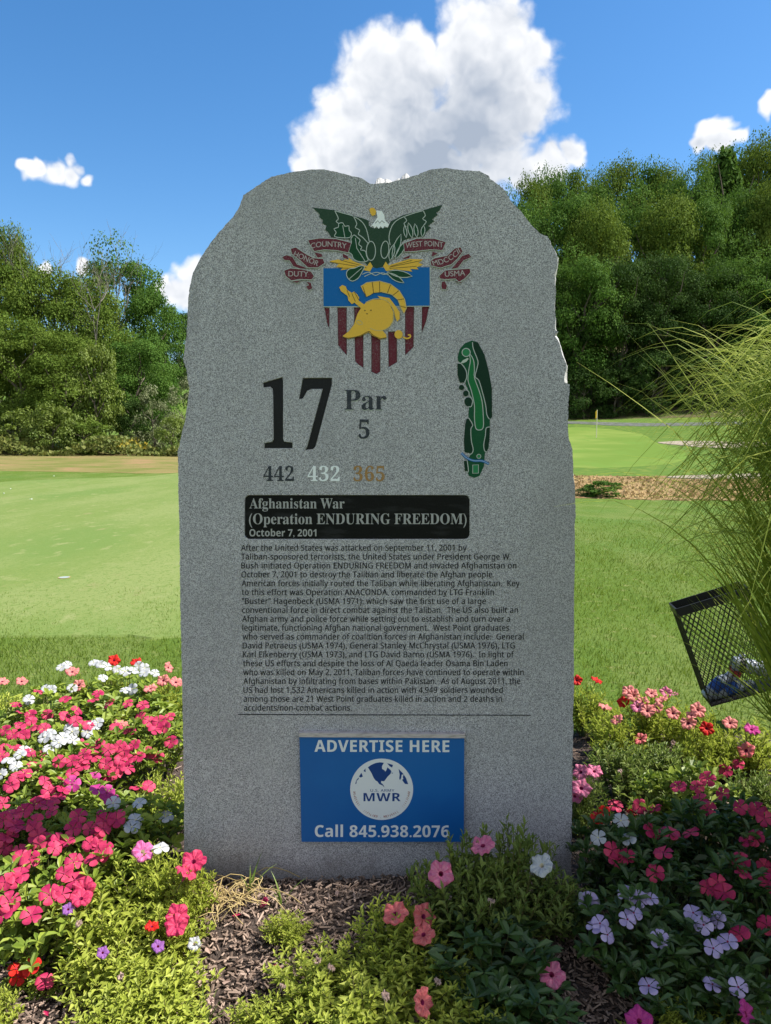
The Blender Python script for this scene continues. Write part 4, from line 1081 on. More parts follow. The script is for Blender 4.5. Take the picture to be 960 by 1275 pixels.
def foliage(seed, kind, m, stems, per, L, wd, stem_col):
    """leaves and stems of one plant, radius 1 and height 1 (scaled per plant)"""
    g = np.random.default_rng(seed); P = []; Yv = []; Nn = []; S = []; b = MB(); S2 = []
    for k in range(stems):
        a = g.uniform(0, 6.28); rho = g.uniform(0, 1) ** .55 * .97; top = dome(rho) * g.uniform(.72, 1.04)
        tip = np.array([math.cos(a) * rho, math.sin(a) * rho, top]); root = np.array([math.cos(a) * rho * .35, math.sin(a) * rho * .35, 0.0])
        mid = root * .5 + tip * .5 + np.array([-math.cos(a), -math.sin(a), 0]) * .08
        cur = lambda t: root * (1 - t) ** 2 + 2 * mid * t * (1 - t) + tip * t * t
        b.tube([Vector(cur(t)) for t in (0, .35, .7, 1)], [.011, .010, .008, .006], 3, m=1, cap=False, r=g.random())
        out = np.array([math.cos(a), math.sin(a), 0])
        for j in range(per):
            t = 1 - (j / per) ** 1.25 * .75
            if kind == 'vinca' and j < 5: t = 1 - .01 * j
            c = cur(t); w = j * 2.4 + g.uniform(-.4, .4); d = np.array([math.cos(w), math.sin(w), 0])
            rise = (.35 if kind == 'vinca' else (.95 if j < 5 else .45)) + g.normal(0, .2)
            P.append(c); Yv.append(d + np.array([0, 0, rise]) + out * .15); Nn.append(np.array([0, 0, 1.]) - d * .4 + g.normal(0, .25, 3))
            s = L * g.uniform(.65, 1.2) * (.7 if (kind != 'vinca' and j < 4) else 1); S.append((s * wd * g.uniform(.85, 1.15), s, s))
    P = np.array(P); Xa, Ya, Za = frames(np.array(Yv), np.array(Nn))
    tv, tf = (V_LEAF, V_FACE) if kind == 'vinca' else (P_LEAF, P_FACE)
    v, f = scatter(tv, tf, P, Xa, Ya, Za, np.array(S)); base = len(v)
    VV = np.concatenate([v, np.array([tuple(q) for q in b.V])]); FF = [list(q) for q in f] + [[i + base for i in q] for q in b.F]
    r = np.repeat(np.clip(g.normal(.45, .25, len(P)), 0, 1), len(tf)).tolist() + b.r
    mi = [0] * (len(P) * len(tf)) + [1] * len(b.F)
    return mesh('foliage', VV, FF, [m, stem_col], r, mi)


stem_m = mat('green_stem', (.07, .10, .025), (.12, .10, .04), .6, .2)
vinca_m = mat('vinca_leaf', (.11, .175, .022), (.31, .37, .05), .42, .25, trans=.28, tcol=(.2, .3, .02))
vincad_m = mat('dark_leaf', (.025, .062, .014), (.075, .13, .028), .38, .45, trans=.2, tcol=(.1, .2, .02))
pet_m = mat('petunia_leaf', (.26, .315, .034), (.49, .53, .095), .5, .2, trans=.40, tcol=(.3, .38, .04))
petd_m = mat('petunia_leaf_green', (.10, .15, .03), (.25, .30, .07), .5, .25, trans=.3, tcol=(.2, .3, .03))
FOL = {'V': [foliage(30 + i, 'vinca', vinca_m, 46, 9, .235, .52, stem_m) for i in range(3)],
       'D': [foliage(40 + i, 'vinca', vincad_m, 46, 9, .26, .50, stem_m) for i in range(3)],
       'P': [foliage(50 + i, 'petunia', pet_m, 62, 17, .195, .36, stem_m) for i in range(3)],
       'B': [foliage(60 + i, 'petunia', petd_m, 74, 18, .17, .40, stem_m) for i in range(2)]}


def vinca_flower(name, col, eye, dark, seed):
    g = random.Random(seed); b = MB(); R0 = .0285
    for k in range(5):
        a = 2 * math.pi * k / 5 + g.uniform(-.06, .06); tw = g.uniform(-.22, .22); up = g.uniform(-.002, .003)
        prof = [(.08, .06, 0), (.30, .17, .0014), (.55, .35, .0030), (.78, .445, .0026), (.93, .36, .0002), (1.0, .12, -.0022)]
        L = []; C = []; Rr = []
        for (t, w, z) in prof:
            for lst, sgn in ((L, 1), (C, 0), (Rr, -1)):
                x = t * R0; y = sgn * w * R0; zz = z + up * t + sgn * tw * w * R0 + .0006 * k - (.0026 * w if sgn == 0 else 0)
                lst.append(Vector((x * math.cos(a) - y * math.sin(a), x * math.sin(a) + y * math.cos(a), zz)))
        V = L + C + Rr; m = len(prof); F = []
        for i in range(m - 1): F += [(i, m + i, m + i + 1, i + 1), (m + i, 2 * m + i, 2 * m + i + 1, m + i + 1)]
        b.add(V, F, r=g.random(), m=0)
    b.lathe([(.0030, .0015), (.0030, .0032), (.0012, .0036)], 8, m=1)
    b.tube([(0, 0, .001), (.001, 0, -.014), (.003, 0, -.03)], [.0014, .0012, .001], 4, m=2)
    return b.mesh(name, [col, eye, stem_m])


def petunia_flower(name, col, throat, seed, R0=.035, droop=0.0):
    g = random.Random(seed); b = MB(); n = 40; rows = []
    for (t, z) in ((.05, -.026), (.12, -.014), (.20, -.003), (.42, .002), (.70, .0045), (.92, .003), (1.0, -.001)):
        row = []
        for k in range(n):
            a = 2 * math.pi * k / n; lobe = .5 + .5 * math.cos(5 * a)
            rr = t * R0 * (1 + (.13 * (lobe - .6)) * t ** 2 * 1.4 + .03 * math.sin(11 * a + seed) * t * t); zz = z + t ** 2 * (.0045 * math.sin(9 * a + seed) + .006 * (lobe - .5) + droop * math.cos(a + seed))
            row.append(Vector((rr * math.cos(a), rr * math.sin(a), zz)))
        rows.append(row)
    V = [v for r in rows for v in r]
    for i in range(len(rows) - 1):
        F = [(k, (k + 1) % n, n + (k + 1) % n, n + k) for k in range(n)]
        b.add(rows[i] + rows[i + 1], F, m=1 if i < 2 else 0, r=None)
    b.tube([(0, 0, -.026), (0, .001, -.04), (.002, .002, -.062)], [.002, .0016, .0012], 5, m=2)
    return b.mesh(name, [col, throat, stem_m])


def petal(name, c1, c2, t=.3, noise=None): return mat(name, c1, c2, .55, .2, noise=noise, trans=t, sheen=.2)


PM = {'h': petal('hot_pink_petal', (.38, .014, .085), (.72, .075, .15)), 'm': petal('magenta_petal', (.42, .030, .20), (.56, .07, .28)), 'w': petal('white_petal', (.42, .43, .45), (.54, .54, .55), .25),
      'l': petal('lilac_petal', (.40, .31, .54), (.56, .46, .68)), 'r': petal('red_petal', (.48, .012, .012), (.62, .025, .015)), 's': petal('salmon_petal', (.62, .16, .16), (.72, .30, .26)),
      'c': petal('coral_petal', (.62, .12, .13), (.70, .20, .19)), 'k': petal('pink_petal', (.62, .13, .26), (.70, .25, .36)), 'd': petal('deep_pink_petal', (.28, .012, .07), (.36, .02, .09)), 'v': petal('violet_petal', (.22, .07, .30), (.35, .15, .42)),
      'p': petal('rose_petal', (.58, .10, .30), (.66, .20, .42))}
FLWT = mat('withered_petal', (.30, .20, .16), (.45, .33, .28), .8, .1)
eye_m = mat('flower_eye', (.20, .01, .05), rough=.6); eyew_m = mat('flower_eye_pale', (.55, .50, .25), rough=.6); throat_m = mat('flower_throat', (.28, .02, .09), rough=.7); throatw_m = mat('flower_throat_pale', (.62, .55, .40), rough=.7)
FLW = {}
for k in 'hmwlrs': FLW['V' + k] = [vinca_flower('bloom', PM[k], eyew_m if k == 'w' else eye_m, None, 70 + i) for i in range(3)]
for k in 'rscwkdvhmp': FLW['P' + k] = [petunia_flower('bloom', PM[k], throatw_m if k in 'wp' else throat_m, 80 + i, droop=.0015 * i) for i in range(3)]

FLW['Pt'] = [petunia_flower('withered_bloom', FLWT, FLWT, 95 + i, R0=.013, droop=.006) for i in range(2)]

# kind, photo column, photo row, height, radius, colours borne, label.   Kinds: V vinca, D dark-leaved vinca, P yellow-green petunia, B green petunia
GL = 'bedding plants in the flower bed'
PLANTS = [
 ('V', 158, 850, .32, .25, 'w', 'white-flowered vinca at the lawn edge, fullest of the white ones, beside two red petunia blooms'),
 ('P', 140, 836, .30, .10, 'r', 'petunia with two red blooms peeping over the white vinca at the lawn edge'),
 ('V', 76, 852, .28, .19, 'w', 'vinca with few white blooms among salmon petunias at the far corner of the lawn edge'),
 ('P', 206, 862, .29, .17, 's', 'straggly petunia with salmon blooms against the upper left edge of the granite slab'),
 ('P', 10, 868, .20, .24, 's', 'yellowing low petunia with two pale pink blooms at the photo edge by the lawn'),
 ('P', 96, 848, .28, .10, 's', 'petunia with salmon blooms crowded between white vincas near the lawn'),
 ('V', 42, 876, .27, .18, 'hw', 'hot pink vinca with one white cluster, second row from the lawn'),
 ('V', 100, 882, .28, .19, 'h', 'hot pink vinca in front of the white one, second row from the lawn'),
 ('V', 168, 884, .28, .19, 'h', 'hot pink vinca just below the salmon petunia beside the slab'),
 ('V', 26, 910, .27, .19, 'h', 'hot pink vinca with a long flower row above the white blooms at the photo edge'),
 ('V', 108, 912, .27, .15, 'w', 'white vinca with two round flower heads in the middle of the hot pink ones'),
 ('V', 196, 916, .29, .16, 'h', 'hot pink vinca with a bright yellow-green leaf close beside the slab'),
 ('V', 64, 924, .27, .16, 'w', 'white vinca with four small clusters left of the round white heads'),
 ('V', 4, 938, .28, .15, 'h', 'hot pink vinca cut by the photo edge above a white streak'),
 ('V', 140, 938, .29, .17, 'hs', 'largest hot pink vinca, blooms heaped in a column, middle of the bed'),
 ('V', 18, 956, .27, .14, 'w', 'white vinca at the photo edge with trailing white blooms'),
 ('V', 86, 956, .29, .17, 'h', 'hot pink vinca with a diagonal band of blooms right of the white streak'),
 ('V', 36, 978, .27, .16, 'h', 'hot pink vinca in the shade band of the slab near the photo edge'),
 ('V', 78, 985, .27, .17, 'h', 'hot pink vinca below the diagonal band of blooms'),
 ('V', 128, 990, .27, .15, 'm', 'vinca with darker magenta blooms above the bluish white ones'),
 ('V', 172, 1012, .27, .17, 'w', 'vinca with five white blooms in the slab\'s shadow, low beside its edge'),
 ('P', 207, 985, .24, .14, '', 'bare yellow-green petunia pressed against the slab, no blooms'),
 ('V', 10, 1024, .26, .16, 'h', 'hot pink vinca at the photo edge, below the shade band'),
 ('V', 56, 1022, .27, .17, 'h', 'hot pink vinca with loose single blooms over dark leaves'),
 ('V', 104, 1030, .27, .17, 'h', 'hot pink vinca with a cluster of three blooms beside the white blooms'),
 ('V', 142, 1036, .27, .15, 'h', 'hot pink vinca with one bright five-bloom head next to the two white flowers'),
 ('V', 60, 1072, .25, .17, 'h', 'hot pink vinca with large open blooms, front rows of the bed'),
 ('V', 112, 1070, .25, .15, 'h', 'hot pink vinca in front beside the big rose petunia bloom'),
 ('V', 14, 1105, .24, .17, 'h', 'hot pink vinca at the photo edge, foremost of the vincas there'),
 ('V', 54, 1128, .22, .15, 'h', 'hot pink vinca with two blooms overhanging the dark mulch gap'),
 ('P', 184, 1082, .23, .14, 'p', 'petunia with one big rose-pink bloom in front of the white vinca'),
 ('P', 230, 1100, .21, .10, 'h', 'petunia with one large hot pink bloom at the slab\'s lower left corner'),
 ('P', 122, 1126, .22, .17, 'hv', 'yellow-green petunia with a folded hot pink bloom above the mulch gap'),
 ('P', 202, 1142, .18, .14, 'hr', 'yellow-green petunia with a drooping hot pink bloom and a small red one'),
 ('P', 140, 1190, .15, .15, 'v', 'yellow-green petunia with a closed purple bud, front of the bed'),
 ('P', 188, 1212, .14, .17, 'wv', 'yellow-green petunia with a limp lavender bloom beside the bare mulch'),
 ('P', 135, 1262, .12, .12, '', 'flowerless yellow-green petunia at the bottom edge of the photo'),
 ('P', 205, 1262, .11, .14, '', 'flowerless thin petunia at the bottom edge next to the open mulch'),
 ('P', -14, 1252, .12, .08, '', 'flowerless petunia at the lower left corner of the photo'),
 ('V', 28, 1216, .06, .05, 'r', 'small creeping plant with scarlet blooms on the open mulch'),
 ('V', 56, 1226, .05, .04, 'h', 'tiny seedling with one pink bloom on the mulch below the scarlet one'),
 ('P', 356, 1160, .09, .075, 'd', 'seedling with a drooping crimson bloom in the middle of the open mulch'),
 ('P', 398, 1212, .13, .15, '', 'yellow-green petunia reaching furthest up into the open mulch'),
 ('P', 452, 1252, .13, .17, '', 'dense yellow-green petunia, lowest in the middle of the bed'),
 ('P', 330, 1268, .10, .11, '', 'yellow-green petunia sprig at the bottom edge below the brown stems'),
 ('P', 492, 1152, .20, .14, 'c', 'yellow-green petunia with coral bloom at the right rim of the open mulch'),
 ('P', 530, 1200, .15, .16, 'c', 'yellow-green petunia with a coral trumpet bloom, bottom middle'),
 ('P', 585, 1262, .12, .13, '', 'yellow-green petunia half in shade at the bottom edge'),
 ('B', 575, 1084, .33, .17, 'k', 'green bushy petunia with faded pink bloom overlapping the sign\'s corner'),
 ('B', 640, 1072, .35, .17, 'w', 'green bushy petunia with a ruffled white bloom against the slab'),
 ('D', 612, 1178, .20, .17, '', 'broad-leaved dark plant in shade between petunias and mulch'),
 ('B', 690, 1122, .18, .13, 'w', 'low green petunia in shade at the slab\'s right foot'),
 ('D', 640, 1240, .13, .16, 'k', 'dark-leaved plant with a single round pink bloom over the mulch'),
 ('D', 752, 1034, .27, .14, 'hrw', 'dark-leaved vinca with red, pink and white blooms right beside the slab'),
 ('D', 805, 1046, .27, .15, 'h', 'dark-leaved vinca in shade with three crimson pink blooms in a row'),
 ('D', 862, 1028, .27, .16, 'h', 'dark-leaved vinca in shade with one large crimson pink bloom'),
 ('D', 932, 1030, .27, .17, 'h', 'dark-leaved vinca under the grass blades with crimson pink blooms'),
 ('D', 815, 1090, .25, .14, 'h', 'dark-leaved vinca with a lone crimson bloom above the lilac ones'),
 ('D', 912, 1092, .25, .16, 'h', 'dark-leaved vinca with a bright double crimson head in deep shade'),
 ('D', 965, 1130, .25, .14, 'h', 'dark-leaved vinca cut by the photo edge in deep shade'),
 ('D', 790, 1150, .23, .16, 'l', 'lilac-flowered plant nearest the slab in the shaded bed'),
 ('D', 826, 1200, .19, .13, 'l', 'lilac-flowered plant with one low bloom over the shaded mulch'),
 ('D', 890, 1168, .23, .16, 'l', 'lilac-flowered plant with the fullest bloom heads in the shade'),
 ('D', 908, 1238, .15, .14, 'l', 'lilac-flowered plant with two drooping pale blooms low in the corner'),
 ('V', 872, 985, .28, .17, 'h', 'vinca with crimson pink blooms at the border of sun and shade'),
 ('V', 832, 988, .25, .13, 'h', 'small vinca with two crimson blooms before the tall petunias'),
 ('P', 736, 866, .26, .15, 'r', 'petunia with red blooms against the right edge of the slab by the lawn'),
 ('P', 764, 900, .26, .15, 'sk', 'petunia with pale salmon blooms below the red ones'),
 ('P', 814, 884, .28, .18, 'skr', 'petunia covered with a mass of salmon pink blooms at the lawn edge'),
 ('P', 862, 900, .27, .13, 's', 'petunia with star-shaped salmon blooms next to the mesh bin'),
 ('B', 772, 945, .25, .17, '', 'flowerless green petunia between the slab and the shaded gap'),
 ('B', 826, 940, .24, .17, 'c', 'dense green petunia below the mass of salmon blooms'),
 ('P', 882, 924, .25, .13, 'r', 'petunia with a single big dark red bloom in front of the mesh bin'),
 ('P', 936, 922, .25, .17, 'mc', 'yellow-green petunia with one magenta bloom under the mesh bin'),
 ('B', 728, 982, .24, .10, 'k', 'petunia with soft pink blooms touching the slab\'s right edge'),
 ('B', 945, 975, .24, .15, '', 'flowerless green petunia at the photo edge under arching grass'),
 ('P', 846, 1260, .10, .07, '', 'small yellow-green petunia sprig lit in the lower shaded corner'),
 ('P', 796, 1290, .10, .07, 'm', 'petunia with a magenta bloom cut by the bottom edge'),
 ('P', 932, 1282, .11, .09, 'm', 'petunia with a magenta side-facing bloom in the lower right corner'),
]
plants = []
for i, (k, px, py, h, r, cols, lab) in enumerate(PLANTS):
    c = on_level(px, py, h * .82)
    if 1.9 < c.y < 2.75 and abs(c.x) < .66 + r * .6 and c.y + r > SY - .03 and c.y < SY + .22 + r:         # keep foliage out of the stone
        if c.y < SY: c.y = min(c.y, SY - .01 - r * .55)
        else: c.x = math.copysign(max(abs(c.x), .64 + r * .6), c.x)
    z = bed_z(c.x, c.y) - .005
    cat = {'V': 'vinca', 'D': 'vinca', 'P': 'petunia', 'B': 'petunia'}[k]
    nm = cat + '_plant'
    if 'lilac' in lab or 'scarlet' in lab: nm = 'impatiens_plant'; cat = 'impatiens'
    if 'broad-leaved' in lab or 'seedling with one' in lab or 'dark-leaved plant' in lab: nm = 'bedding_plant'; cat = 'plant'
    t = thing(nm, (c.x, c.y, z), lab, cat, GL)
    fo = link('foliage', random.choice(FOL[k]), t); fo.scale = (r * 1.08, r * 1.08, h); fo.rotation_euler.z = random.uniform(0, 6.28)
    plants.append([t, c.x, c.y, z, h, r, cols, k in 'VD'])


def canopy(x, y):
    best, who = 0.0, None
    for p in plants:
        rho = math.hypot(x - p[1], y - p[2]) / p[5]
        if rho < 1:
            z = p[3] + p[4] * dome(rho)
            if z > best: best, who = z, p
    return best, who


BLOOMS = {
 'Vh': '47,861 20,878 81,871 116,872 136,876 159,876 178,878 95,885 81,892 59,890 25,904 39,908 16,915 55,907 7,933 18,933 3,942 107,925 104,939 117,942 135,934 154,934 167,928 150,946 146,956 159,957 185,937 193,909 198,899 213,924 161,909 74,948 53,942 103,954 90,963 78,972 '
       '21,969 31,963 14,978 56,973 60,984 78,984 171,981 55,995 43,1002 72,994 65,1011 44,1024 98,1016 91,1032 130,1016 145,1021 128,1032 3,1000 4,1021 16,1030 12,1042 66,1047 43,1032 68,1056 49,1051 92,1073 26,1068 130,1058 117,1069 7,1098 12,1123 4,1140 62,1114 39,1140 '
       '5,1056 47,1041 27,888 122,864 186,898 110,903 42,955 136,966 122,1046 84,1048 30,1010 24,1090 80,1088 56,1222 '
       '766,1003 816,1007 881,1007 922,1005 952,1019 812,1035 835,1037 860,1037 941,1043 826,1062 766,1073 780,1066 816,1087 922,1072 926,1089 952,1079 957,1100 881,1106 902,1112 921,1163 955,1152 903,960 845,980 868,980 881,970 900,988 797,1004 943,1008',
 'Vm': '133,987 116,969 122,983 90,976 138,995', 'Vr': '20,1207 39,1203 23,1216 743,1019 752,1012 786,1012',
 'Vw': '77,831 84,828 117,825 125,827 133,830 146,834 156,836 173,829 180,832 180,838 193,838 166,835 128,844 156,859 165,858 57,857 64,859 90,857 33,874 36,871 90,911 86,907 117,903 109,912 122,900 56,918 62,915 73,925 91,922 78,919 61,933 25,939 20,954 10,947 1,964 30,935 141,1000 173,1000 206,1017 169,1021 164,1030 199,1056 '
       '773,1022 745,1043 783,1045',
 'Vl': '779,1112 795,1119 810,1119 789,1137 781,1145 741,1154 756,1164 821,1169 863,1137 876,1152 894,1146 888,1181 906,1173 808,1228 887,1226 919,1229 734,1122 747,1150',
 'Pr': '142,822 169,824 743,847 718,847 776,874 880,907 189,1153',
 'Ps': '3,848 27,848 90,836 98,853 187,857 203,847 219,849 210,831 151,900 789,866 783,861 811,863 823,871 800,874 818,881 806,885 753,880 768,896 838,888 857,900 869,884 861,890 909,900',
 'Pk': '838,866 829,862 723,961 740,960 724,981 716,991 687,1213 549,1088 794,880 601,1052', 'Pc': '492,1137 528,1141 527,1163 527,1248 929,934 797,920', 'Pp': '178,1060', 'Ph': '232,1087 241,1072 104,1107 101,1118 221,1140 219,1152', 'Pv': '85,1132 128,1186 197,1178',
 'Pw': '242,1175 674,1077 733,1122', 'Pd': '329,1127', 'Pt': '412,1205 480,1240 352,1228 395,1196 612,1122 262,1246 150,1216 545,1222 98,1150 772,960 838,925', 'Pm': '936,908 796,1271 930,1263'}
for key, txt in BLOOMS.items():
    vin = key[0] == 'V'
    spots = [tuple(map(float, q.split(','))) for q in txt.split()]
    if key == 'Vh':                                        # the heads carry several blooms, half hidden behind the first
        spots += [(x + random.choice((-1, 1)) * random.uniform(9, 20), y + random.uniform(-10, 9)) for x, y in spots if 880 < y < 1130 and random.random() < ((.3 if 950 < y < 1000 else .72) if x < 250 else .3)]
    for px, py in spots:
        d = ray(px, py); hit = None
        Yh = .9
        while Yh < 4.3:
            t = Yh / d.y; x, y, z = d.x * t, Yh, CAM_H + d.z * t
            top, who = canopy(x, y)
            if who is not None and z <= top + .012: hit = (x, y, z); break
            if z < bed_z(x, y) + .02: hit = (x, y, z + .01); break
            Yh += .012
        if hit is None: hit = tuple(on_level(px, py, .30))
        if hit[1] > SY - .05 and abs(hit[0]) < .60: t = (SY - .06) / d.y; hit = (d.x * t, SY - .06, CAM_H + d.z * t)
        best = min(plants, key=lambda p: math.hypot(hit[0] - p[1], hit[1] - p[2]) + (0 if key[1] in p[6] else 5) + (0 if p[7] == vin else 1))
        t = best[0]
        o = link('withered_bloom' if key == 'Pt' else 'bloom', random.choice(FLW[key]), t, Vector(hit) - t.location)
        toward = Vector((-hit[0], -hit[1], CAM_H - hit[2])).normalized()
        nrm = (toward * random.uniform(.35, .8) + Vector((0, 0, 1)) * random.uniform(.4, .9) + Vector((random.gauss(0, .3), random.gauss(0, .3), 0))).normalized()
        if (px, py) in ((527, 1248), (930, 1263)): nrm = Vector((.5, -.4, .35)).normalized()
        e = nrm.to_track_quat('Z', 'Y').to_euler(); o.rotation_mode = 'QUATERNION'; o.rotation_quaternion = nrm.to_track_quat('Z', 'Y') @ Matrix.Rotation(random.uniform(0, 6.28), 3, 'Z').to_quaternion()
        s = random.uniform(.9, 1.12) * (.96 if vin else .94)
        if key in ('Vl', 'Vr'): s *= .86
        if (key == 'Pw' and px < 300) or (key == 'Pr' and py > 1100): s *= .6
        if key == 'Pt': s *= .8
        if key in ('Ps', 'Pk', 'Pr') and py < 930: s *= .95
        if key in ('Pv', 'Pd'): s *= .5
        o.scale = (s, s, s)

# grass tufts, dry stems on the open mulch
tuft_m = mat('tuft_blade', (.12, .19, .03), (.22, .29, .06), .5, .3, trans=.3); straw_m = mat('straw', (.34, .25, .10), (.50, .39, .19), .8, .15)


def ribbon(b, pts, w, up=Vector((0, 0, 1)), r=None, m=0):
    V = []; n = len(pts)
    for i, p in enumerate(pts):
        t = (pts[min(i + 1, n - 1)] - pts[max(i - 1, 0)]).normalized(); q = t.cross(up); q = q.normalized() if q.length > 1e-4 else Vector((1, 0, 0))
        ww = w * (1 - (i / (n - 1)) ** 2.2) + .0004; V += [p + q * ww * .5 + up * ww * .12, p - q * ww * .5 + up * ww * .12]
    b.add(V, [(2 * i, 2 * i + 1, 2 * i + 3, 2 * i + 2) for i in range(n - 1)], r=random.random() if r is None else r, m=m)


for (px, py, nb_, L, lab) in [(312, 1126, 8, .12, 'bright green grass tuft growing through the mulch under the number column'), (246, 1116, 6, .13, 'thin grass tuft at the slab\'s left foot beside the hot pink bloom'), (352, 1140, 4, .10, 'sparse grass tuft beside the crimson bloom on the mulch'),
                              (510, 1108, 6, .09, 'small grass tuft at the slab\'s foot left of the bushy petunia'), (255, 1278, 12, .10, 'light green grass clump at the bottom edge of the photo')]:
    c = on_level(px, py, .02); b = MB()
    for k in range(nb_):
        a = random.uniform(0, 6.28); l = L * random.uniform(.6, 1.2); o_ = Vector((math.cos(a), math.sin(a), 0)); e = random.uniform(.25, .75)
        ribbon(b, [o_ * (.006 + l * e * t ** 1.6) + Vector((0, 0, l * (t - .45 * e * t * t))) for t in np.linspace(0, 1, 6)], .006)
    link('grass_tuft', b.mesh('grass_tuft', tuft_m), None, (c.x, c.y, bed_z(c.x, c.y)), lab, 'grass tuft', 'grass tufts in the flower bed')
c = on_level(285, 1140, .02); b = MB()
for k in range(70):
    a = random.uniform(0, 6.28); l = random.uniform(.05, .20); o_ = Vector((math.cos(a), math.sin(a) * .7, 0)); s = Vector((random.gauss(0, .045), random.gauss(0, .035), .01)); cv = random.uniform(-1.6, 1.6)
    pts = [s + Vector((math.cos(a + cv * t) * l * t, math.sin(a + cv * t) * .75 * l * t, .006 + .035 * math.sin(math.pi * t) * random.uniform(.7, 1.1))) for t in np.linspace(0, 1, 7)]
    b.tube(pts, .0014, 4)
link('withered_plant', b.mesh('withered_plant', straw_m), None, (c.x, c.y, bed_z(c.x, c.y)), 'withered straw-coloured plant sprawling over the mulch', 'dead plant')

# ------------------------------------------------------------------ tall ornamental grass
og = mat('grass_ribbon', (.12, .175, .020), (.36, .40, .06), .6, .10, trans=.38, tcol=(.26, .36, .02))
b = MB(); rs = random.Random(77); base = Vector((1.66, 2.10, .0))
for k in range(4000):
    root = Vector((rs.gauss(0, .12), rs.gauss(0, .13), 0)); a = math.pi; n = 14
    if k < 900:                                           # arching over the bed, tips bowed
        x2 = .74 + .62 * rs.random() ** .62; z2 = rs.uniform(1.12, 1.72); y2 = rs.uniform(1.72, 2.75)
        P1 = root + Vector((rs.uniform(-.34, .02), rs.gauss(0, .12), rs.uniform(1.95, 2.6))); P2 = Vector((x2, y2, z2)) - base
    elif k < 1750:                                         # straighter, leaning out low
        x2 = .84 + .5 * rs.random() ** .6; z2 = rs.uniform(.5, 1.4); y2 = rs.uniform(1.8, 2.7)
        P2 = Vector((x2, y2, z2)) - base; P1 = root.lerp(P2, .5) + Vector((rs.uniform(-.02, .1), 0, rs.uniform(.05, .3)))
    else:                                                  # the body of the clump
        a = rs.uniform(0, 2 * math.pi); L = rs.uniform(.3, 1.0); P2 = root + Vector((math.cos(a) * L, math.sin(a) * L, rs.uniform(1.0, 1.9))); P1 = root + Vector((math.cos(a) * L * .3, math.sin(a) * L * .3, rs.uniform(1.1, 2.3)))
    wob = rs.gauss(0, .05); pts = []
    for i in range(n):
        t = i / (n - 1); q = root * (1 - t) ** 2 + P1 * (2 * t * (1 - t)) + P2 * t * t
        pts.append(q + Vector((0, wob * math.sin(3.1 * t), (.02 * rs.random() if t > .7 else 0))))
    W_ = [q + base for q in pts]
    if any(q.y < .75 and abs(q.x) < .75 for q in W_) or any(q.x < .5 for q in W_): continue
    if any(480 + FPX * q.x / max(q.y, .3) < 800 - 40 * rs.random() for q in W_) and rs.random() < .6: continue
    vis = [(480 + FPX * q.x / max(q.y, .3), 637.5 - FPX * math.tan(math.atan2(q.z - CAM_H, q.y) - PITCH)) for q in W_]
    inview = [v for v in vis if v[0] < 965]
    if any(v[1] > 890 for v in inview) and rs.random() < .975: continue
    if any(v[1] > 740 and v[0] < 915 for v in inview) and rs.random() < .7: continue
    if any(v[1] < 335 for v in inview) and rs.random() < .9: continue
    ribbon(b, pts, rs.uniform(.0065, .0115), Vector((math.cos(a + 1.57 + rs.gauss(0, .5)) * .5, math.sin(a + 1.57) * .5, 1)).normalized())
link('ornamental_grass', b.mesh('ornamental_grass', og), None, base, 'tall arching clump of ornamental grass leaning over the bed from the photo edge', 'grass clump')

# ------------------------------------------------------------------ mesh bin with bottles
BW, BH, BD = .36, .52, .17
bl = on_depth(886, 880, 3.75)
bin_ = thing('mesh_bin', bl, 'black metal mesh bin tipped sideways on the lawn behind the tall grass', 'bin')
_t = R(20.5); ax = Vector((math.cos(_t), -.16, math.sin(_t))).normalized(); az_ = Vector((-math.sin(_t), .10, math.cos(_t))); az_ = (az_ - ax * az_.dot(ax)).normalized(); ay = az_.cross(ax)
bin_.rotation_euler = Matrix((ax, ay, az_)).transposed().to_euler()
blk = mat('black_steel', (.012, .012, .013), rough=.45, spec=.4)


def lattice(name, w, h, fn, nrm, pitch=.027):
    b = MB(); wr = .0024
    for s in (-1, 1):
        k = -h
        while k < w + h:
            # line x = k + s*... clipped to the panel
            pts = []
            for t in np.linspace(0, 1, 2):
                pass
            x0, y0 = (k, 0.0) if s > 0 else (k, h); dx, dy = (.62, 1.0) if s > 0 else (.62, -1.0)
            ta, tb = 0.0, h
            lo = (0 - x0) / dx; hi = (w - x0) / dx; ta = max(ta, lo); tb = min(tb, hi)
            if tb - ta > .01:
                p = fn(x0 + dx * ta, y0 + dy * ta); q = fn(x0 + dx * tb, y0 + dy * tb); off = nrm * (.0012 * s)
                b.tube([p + off, q + off], wr, 4, cap=False)
            k += pitch
    return link(name, b.mesh(name, blk), bin_)


lattice('mesh_panel', BW, BH, lambda x, y: Vector((x, 0, y)), Vector((0, 1, 0)))
lattice('mesh_panel', BW, BH, lambda x, y: Vector((x, BD, y)), Vector((0, 1, 0)))
lattice('mesh_panel', BD, BH, lambda x, y: Vector((0, x, y)), Vector((1, 0, 0)))
lattice('mesh_panel', BD, BH, lambda x, y: Vector((BW, x, y)), Vector((1, 0, 0)))
b = MB(); h = .022
for c, s in (((BW / 2, -.004, BH), (BW / 2 + .006, .004, h)), ((BW / 2, BD + .004, BH), (BW / 2 + .006, .004, h)), ((-.004, BD / 2, BH), (.004, BD / 2, h)), ((BW + .004, BD / 2, BH), (.004, BD / 2, h))): b.box(c, s)
link('rim', b.mesh('rim', blk), bin_)
b = MB()
for x in (0, BW):
    for y in (0, BD): b.tube([(x, y, 0), (x, y, BH)], .004, 6)
b.box((BW / 2, BD / 2, .004), (BW / 2, BD / 2, .004)); link('frame', b.mesh('frame', blk), bin_)
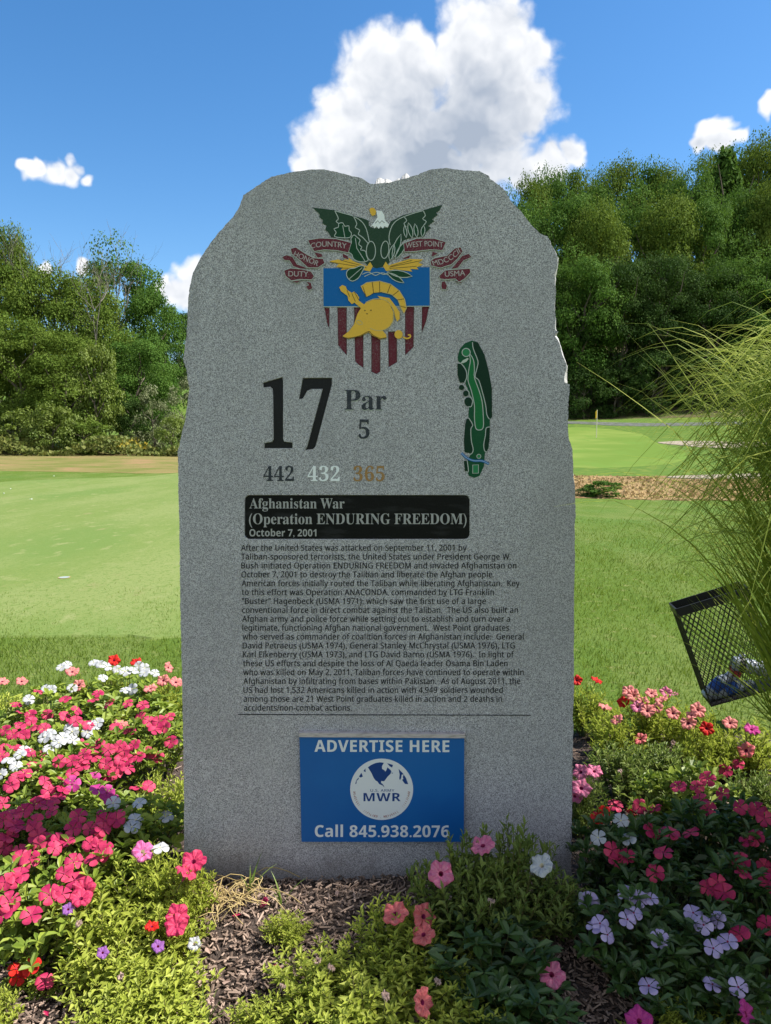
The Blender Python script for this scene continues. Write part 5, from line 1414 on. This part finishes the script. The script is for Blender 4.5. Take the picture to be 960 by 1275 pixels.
clear_m = mat('bottle_plastic', (.36, .40, .44), rough=.25, spec=.6); lab_m = mat('bottle_label', (.03, .10, .38), rough=.4); cap_m = mat('bottle_cap', (.7, .72, .74), rough=.4); red_m = mat('label_red', (.45, .04, .04), rough=.4); blackp_m = mat('black_plastic', (.02, .02, .022), rough=.4)
mtx = bin_.matrix_basis.copy()
bin_.rotation_mode = 'XYZ'
MW = Matrix.Translation(bin_.location) @ bin_.rotation_euler.to_matrix().to_4x4()
for (x, y, z, tx, ty, L, r, kind, lab) in [(.07, .07, .075, 80, 62, .17, .033, 0, 'crushed clear plastic bottle with blue band, upper left in the mesh bin'), (.13, .08, .035, 90, 88, .20, .034, 1, 'grey plastic bottle lying flat at the bottom of the mesh bin'),
                                           (.19, .11, .11, 70, 40, .16, .033, 2, 'clear bottle with white cap and red mark in the mesh bin'), (.29, .10, .10, 60, 118, .24, .04, 3, 'large grey bottle with black stripe at the right of the mesh bin')]:
    t = thing('plastic_bottle', MW @ Vector((x, y, z)), lab, 'bottle', 'bottles in the mesh bin'); t.rotation_euler = (MW.to_3x3() @ Matrix.Rotation(R(ty), 3, 'Y')).to_euler()
    b = MB(); b.lathe([(r * .8, -L / 2), (r, -L / 2 + .01), (r * .97, -.02), (r * .90, 0), (r, .02), (r, L / 2 - .05), (r * .6, L / 2 - .02), (r * .36, L / 2)], 16); link('body', b.mesh('body', clear_m, True), t)
    b = MB(); b.lathe([(r * 1.02, -.028), (r * 1.03, .035)] if kind != 3 else [(r * 1.02, -.09), (r * 1.03, -.06)], 16); link('label_band', b.mesh('label_band', [lab_m, lab_m, red_m, blackp_m][kind]), t)
    b = MB(); b.lathe([(r * .42, L / 2 - .004), (r * .42, L / 2 + .016), (r * .36, L / 2 + .018)], 12); link('cap', b.mesh('cap', cap_m if kind != 3 else blackp_m), t)

# petals dropped on the open mulch
pb = MB(); pr_ = [Vector((0, 0, 0)), Vector((.006, .009, .003)), Vector((.005, .018, .001)), Vector((0, .021, .004)), Vector((-.006, .016, .002)), Vector((-.006, .008, .004))]
pb.add(pr_, [(0, 1, 2, 3), (0, 3, 4, 5)]); fallen = {'h': pb.mesh('fallen_petal', PM['h']), 'w': pb.mesh('fallen_petal', FLWT)}
for i, (px, py, k) in enumerate([(300, 1150, 'h'), (372, 1190, 'w'), (262, 1190, 'w'), (420, 1128, 'w'), (340, 1208, 'h'), (288, 1222, 'w'), (60, 1262, 'h'), (18, 1256, 'w'), (724, 1196, 'w'), (744, 1232, 'w'), (714, 1252, 'h')]):
    c = on_level(px, py, .03); o = link('fallen_petal', fallen[k], None, (c.x, c.y, bed_z(c.x, c.y) + .014), 'pink petal dropped on the bare mulch' if k == 'h' else 'dry brownish petal dropped on the bare mulch', 'petal', 'petals dropped on the mulch')
    o.rotation_euler = (random.uniform(-.4, .4), random.uniform(-.4, .4), random.uniform(0, 6)); o.scale = (1.2, 1.2, 1.2)
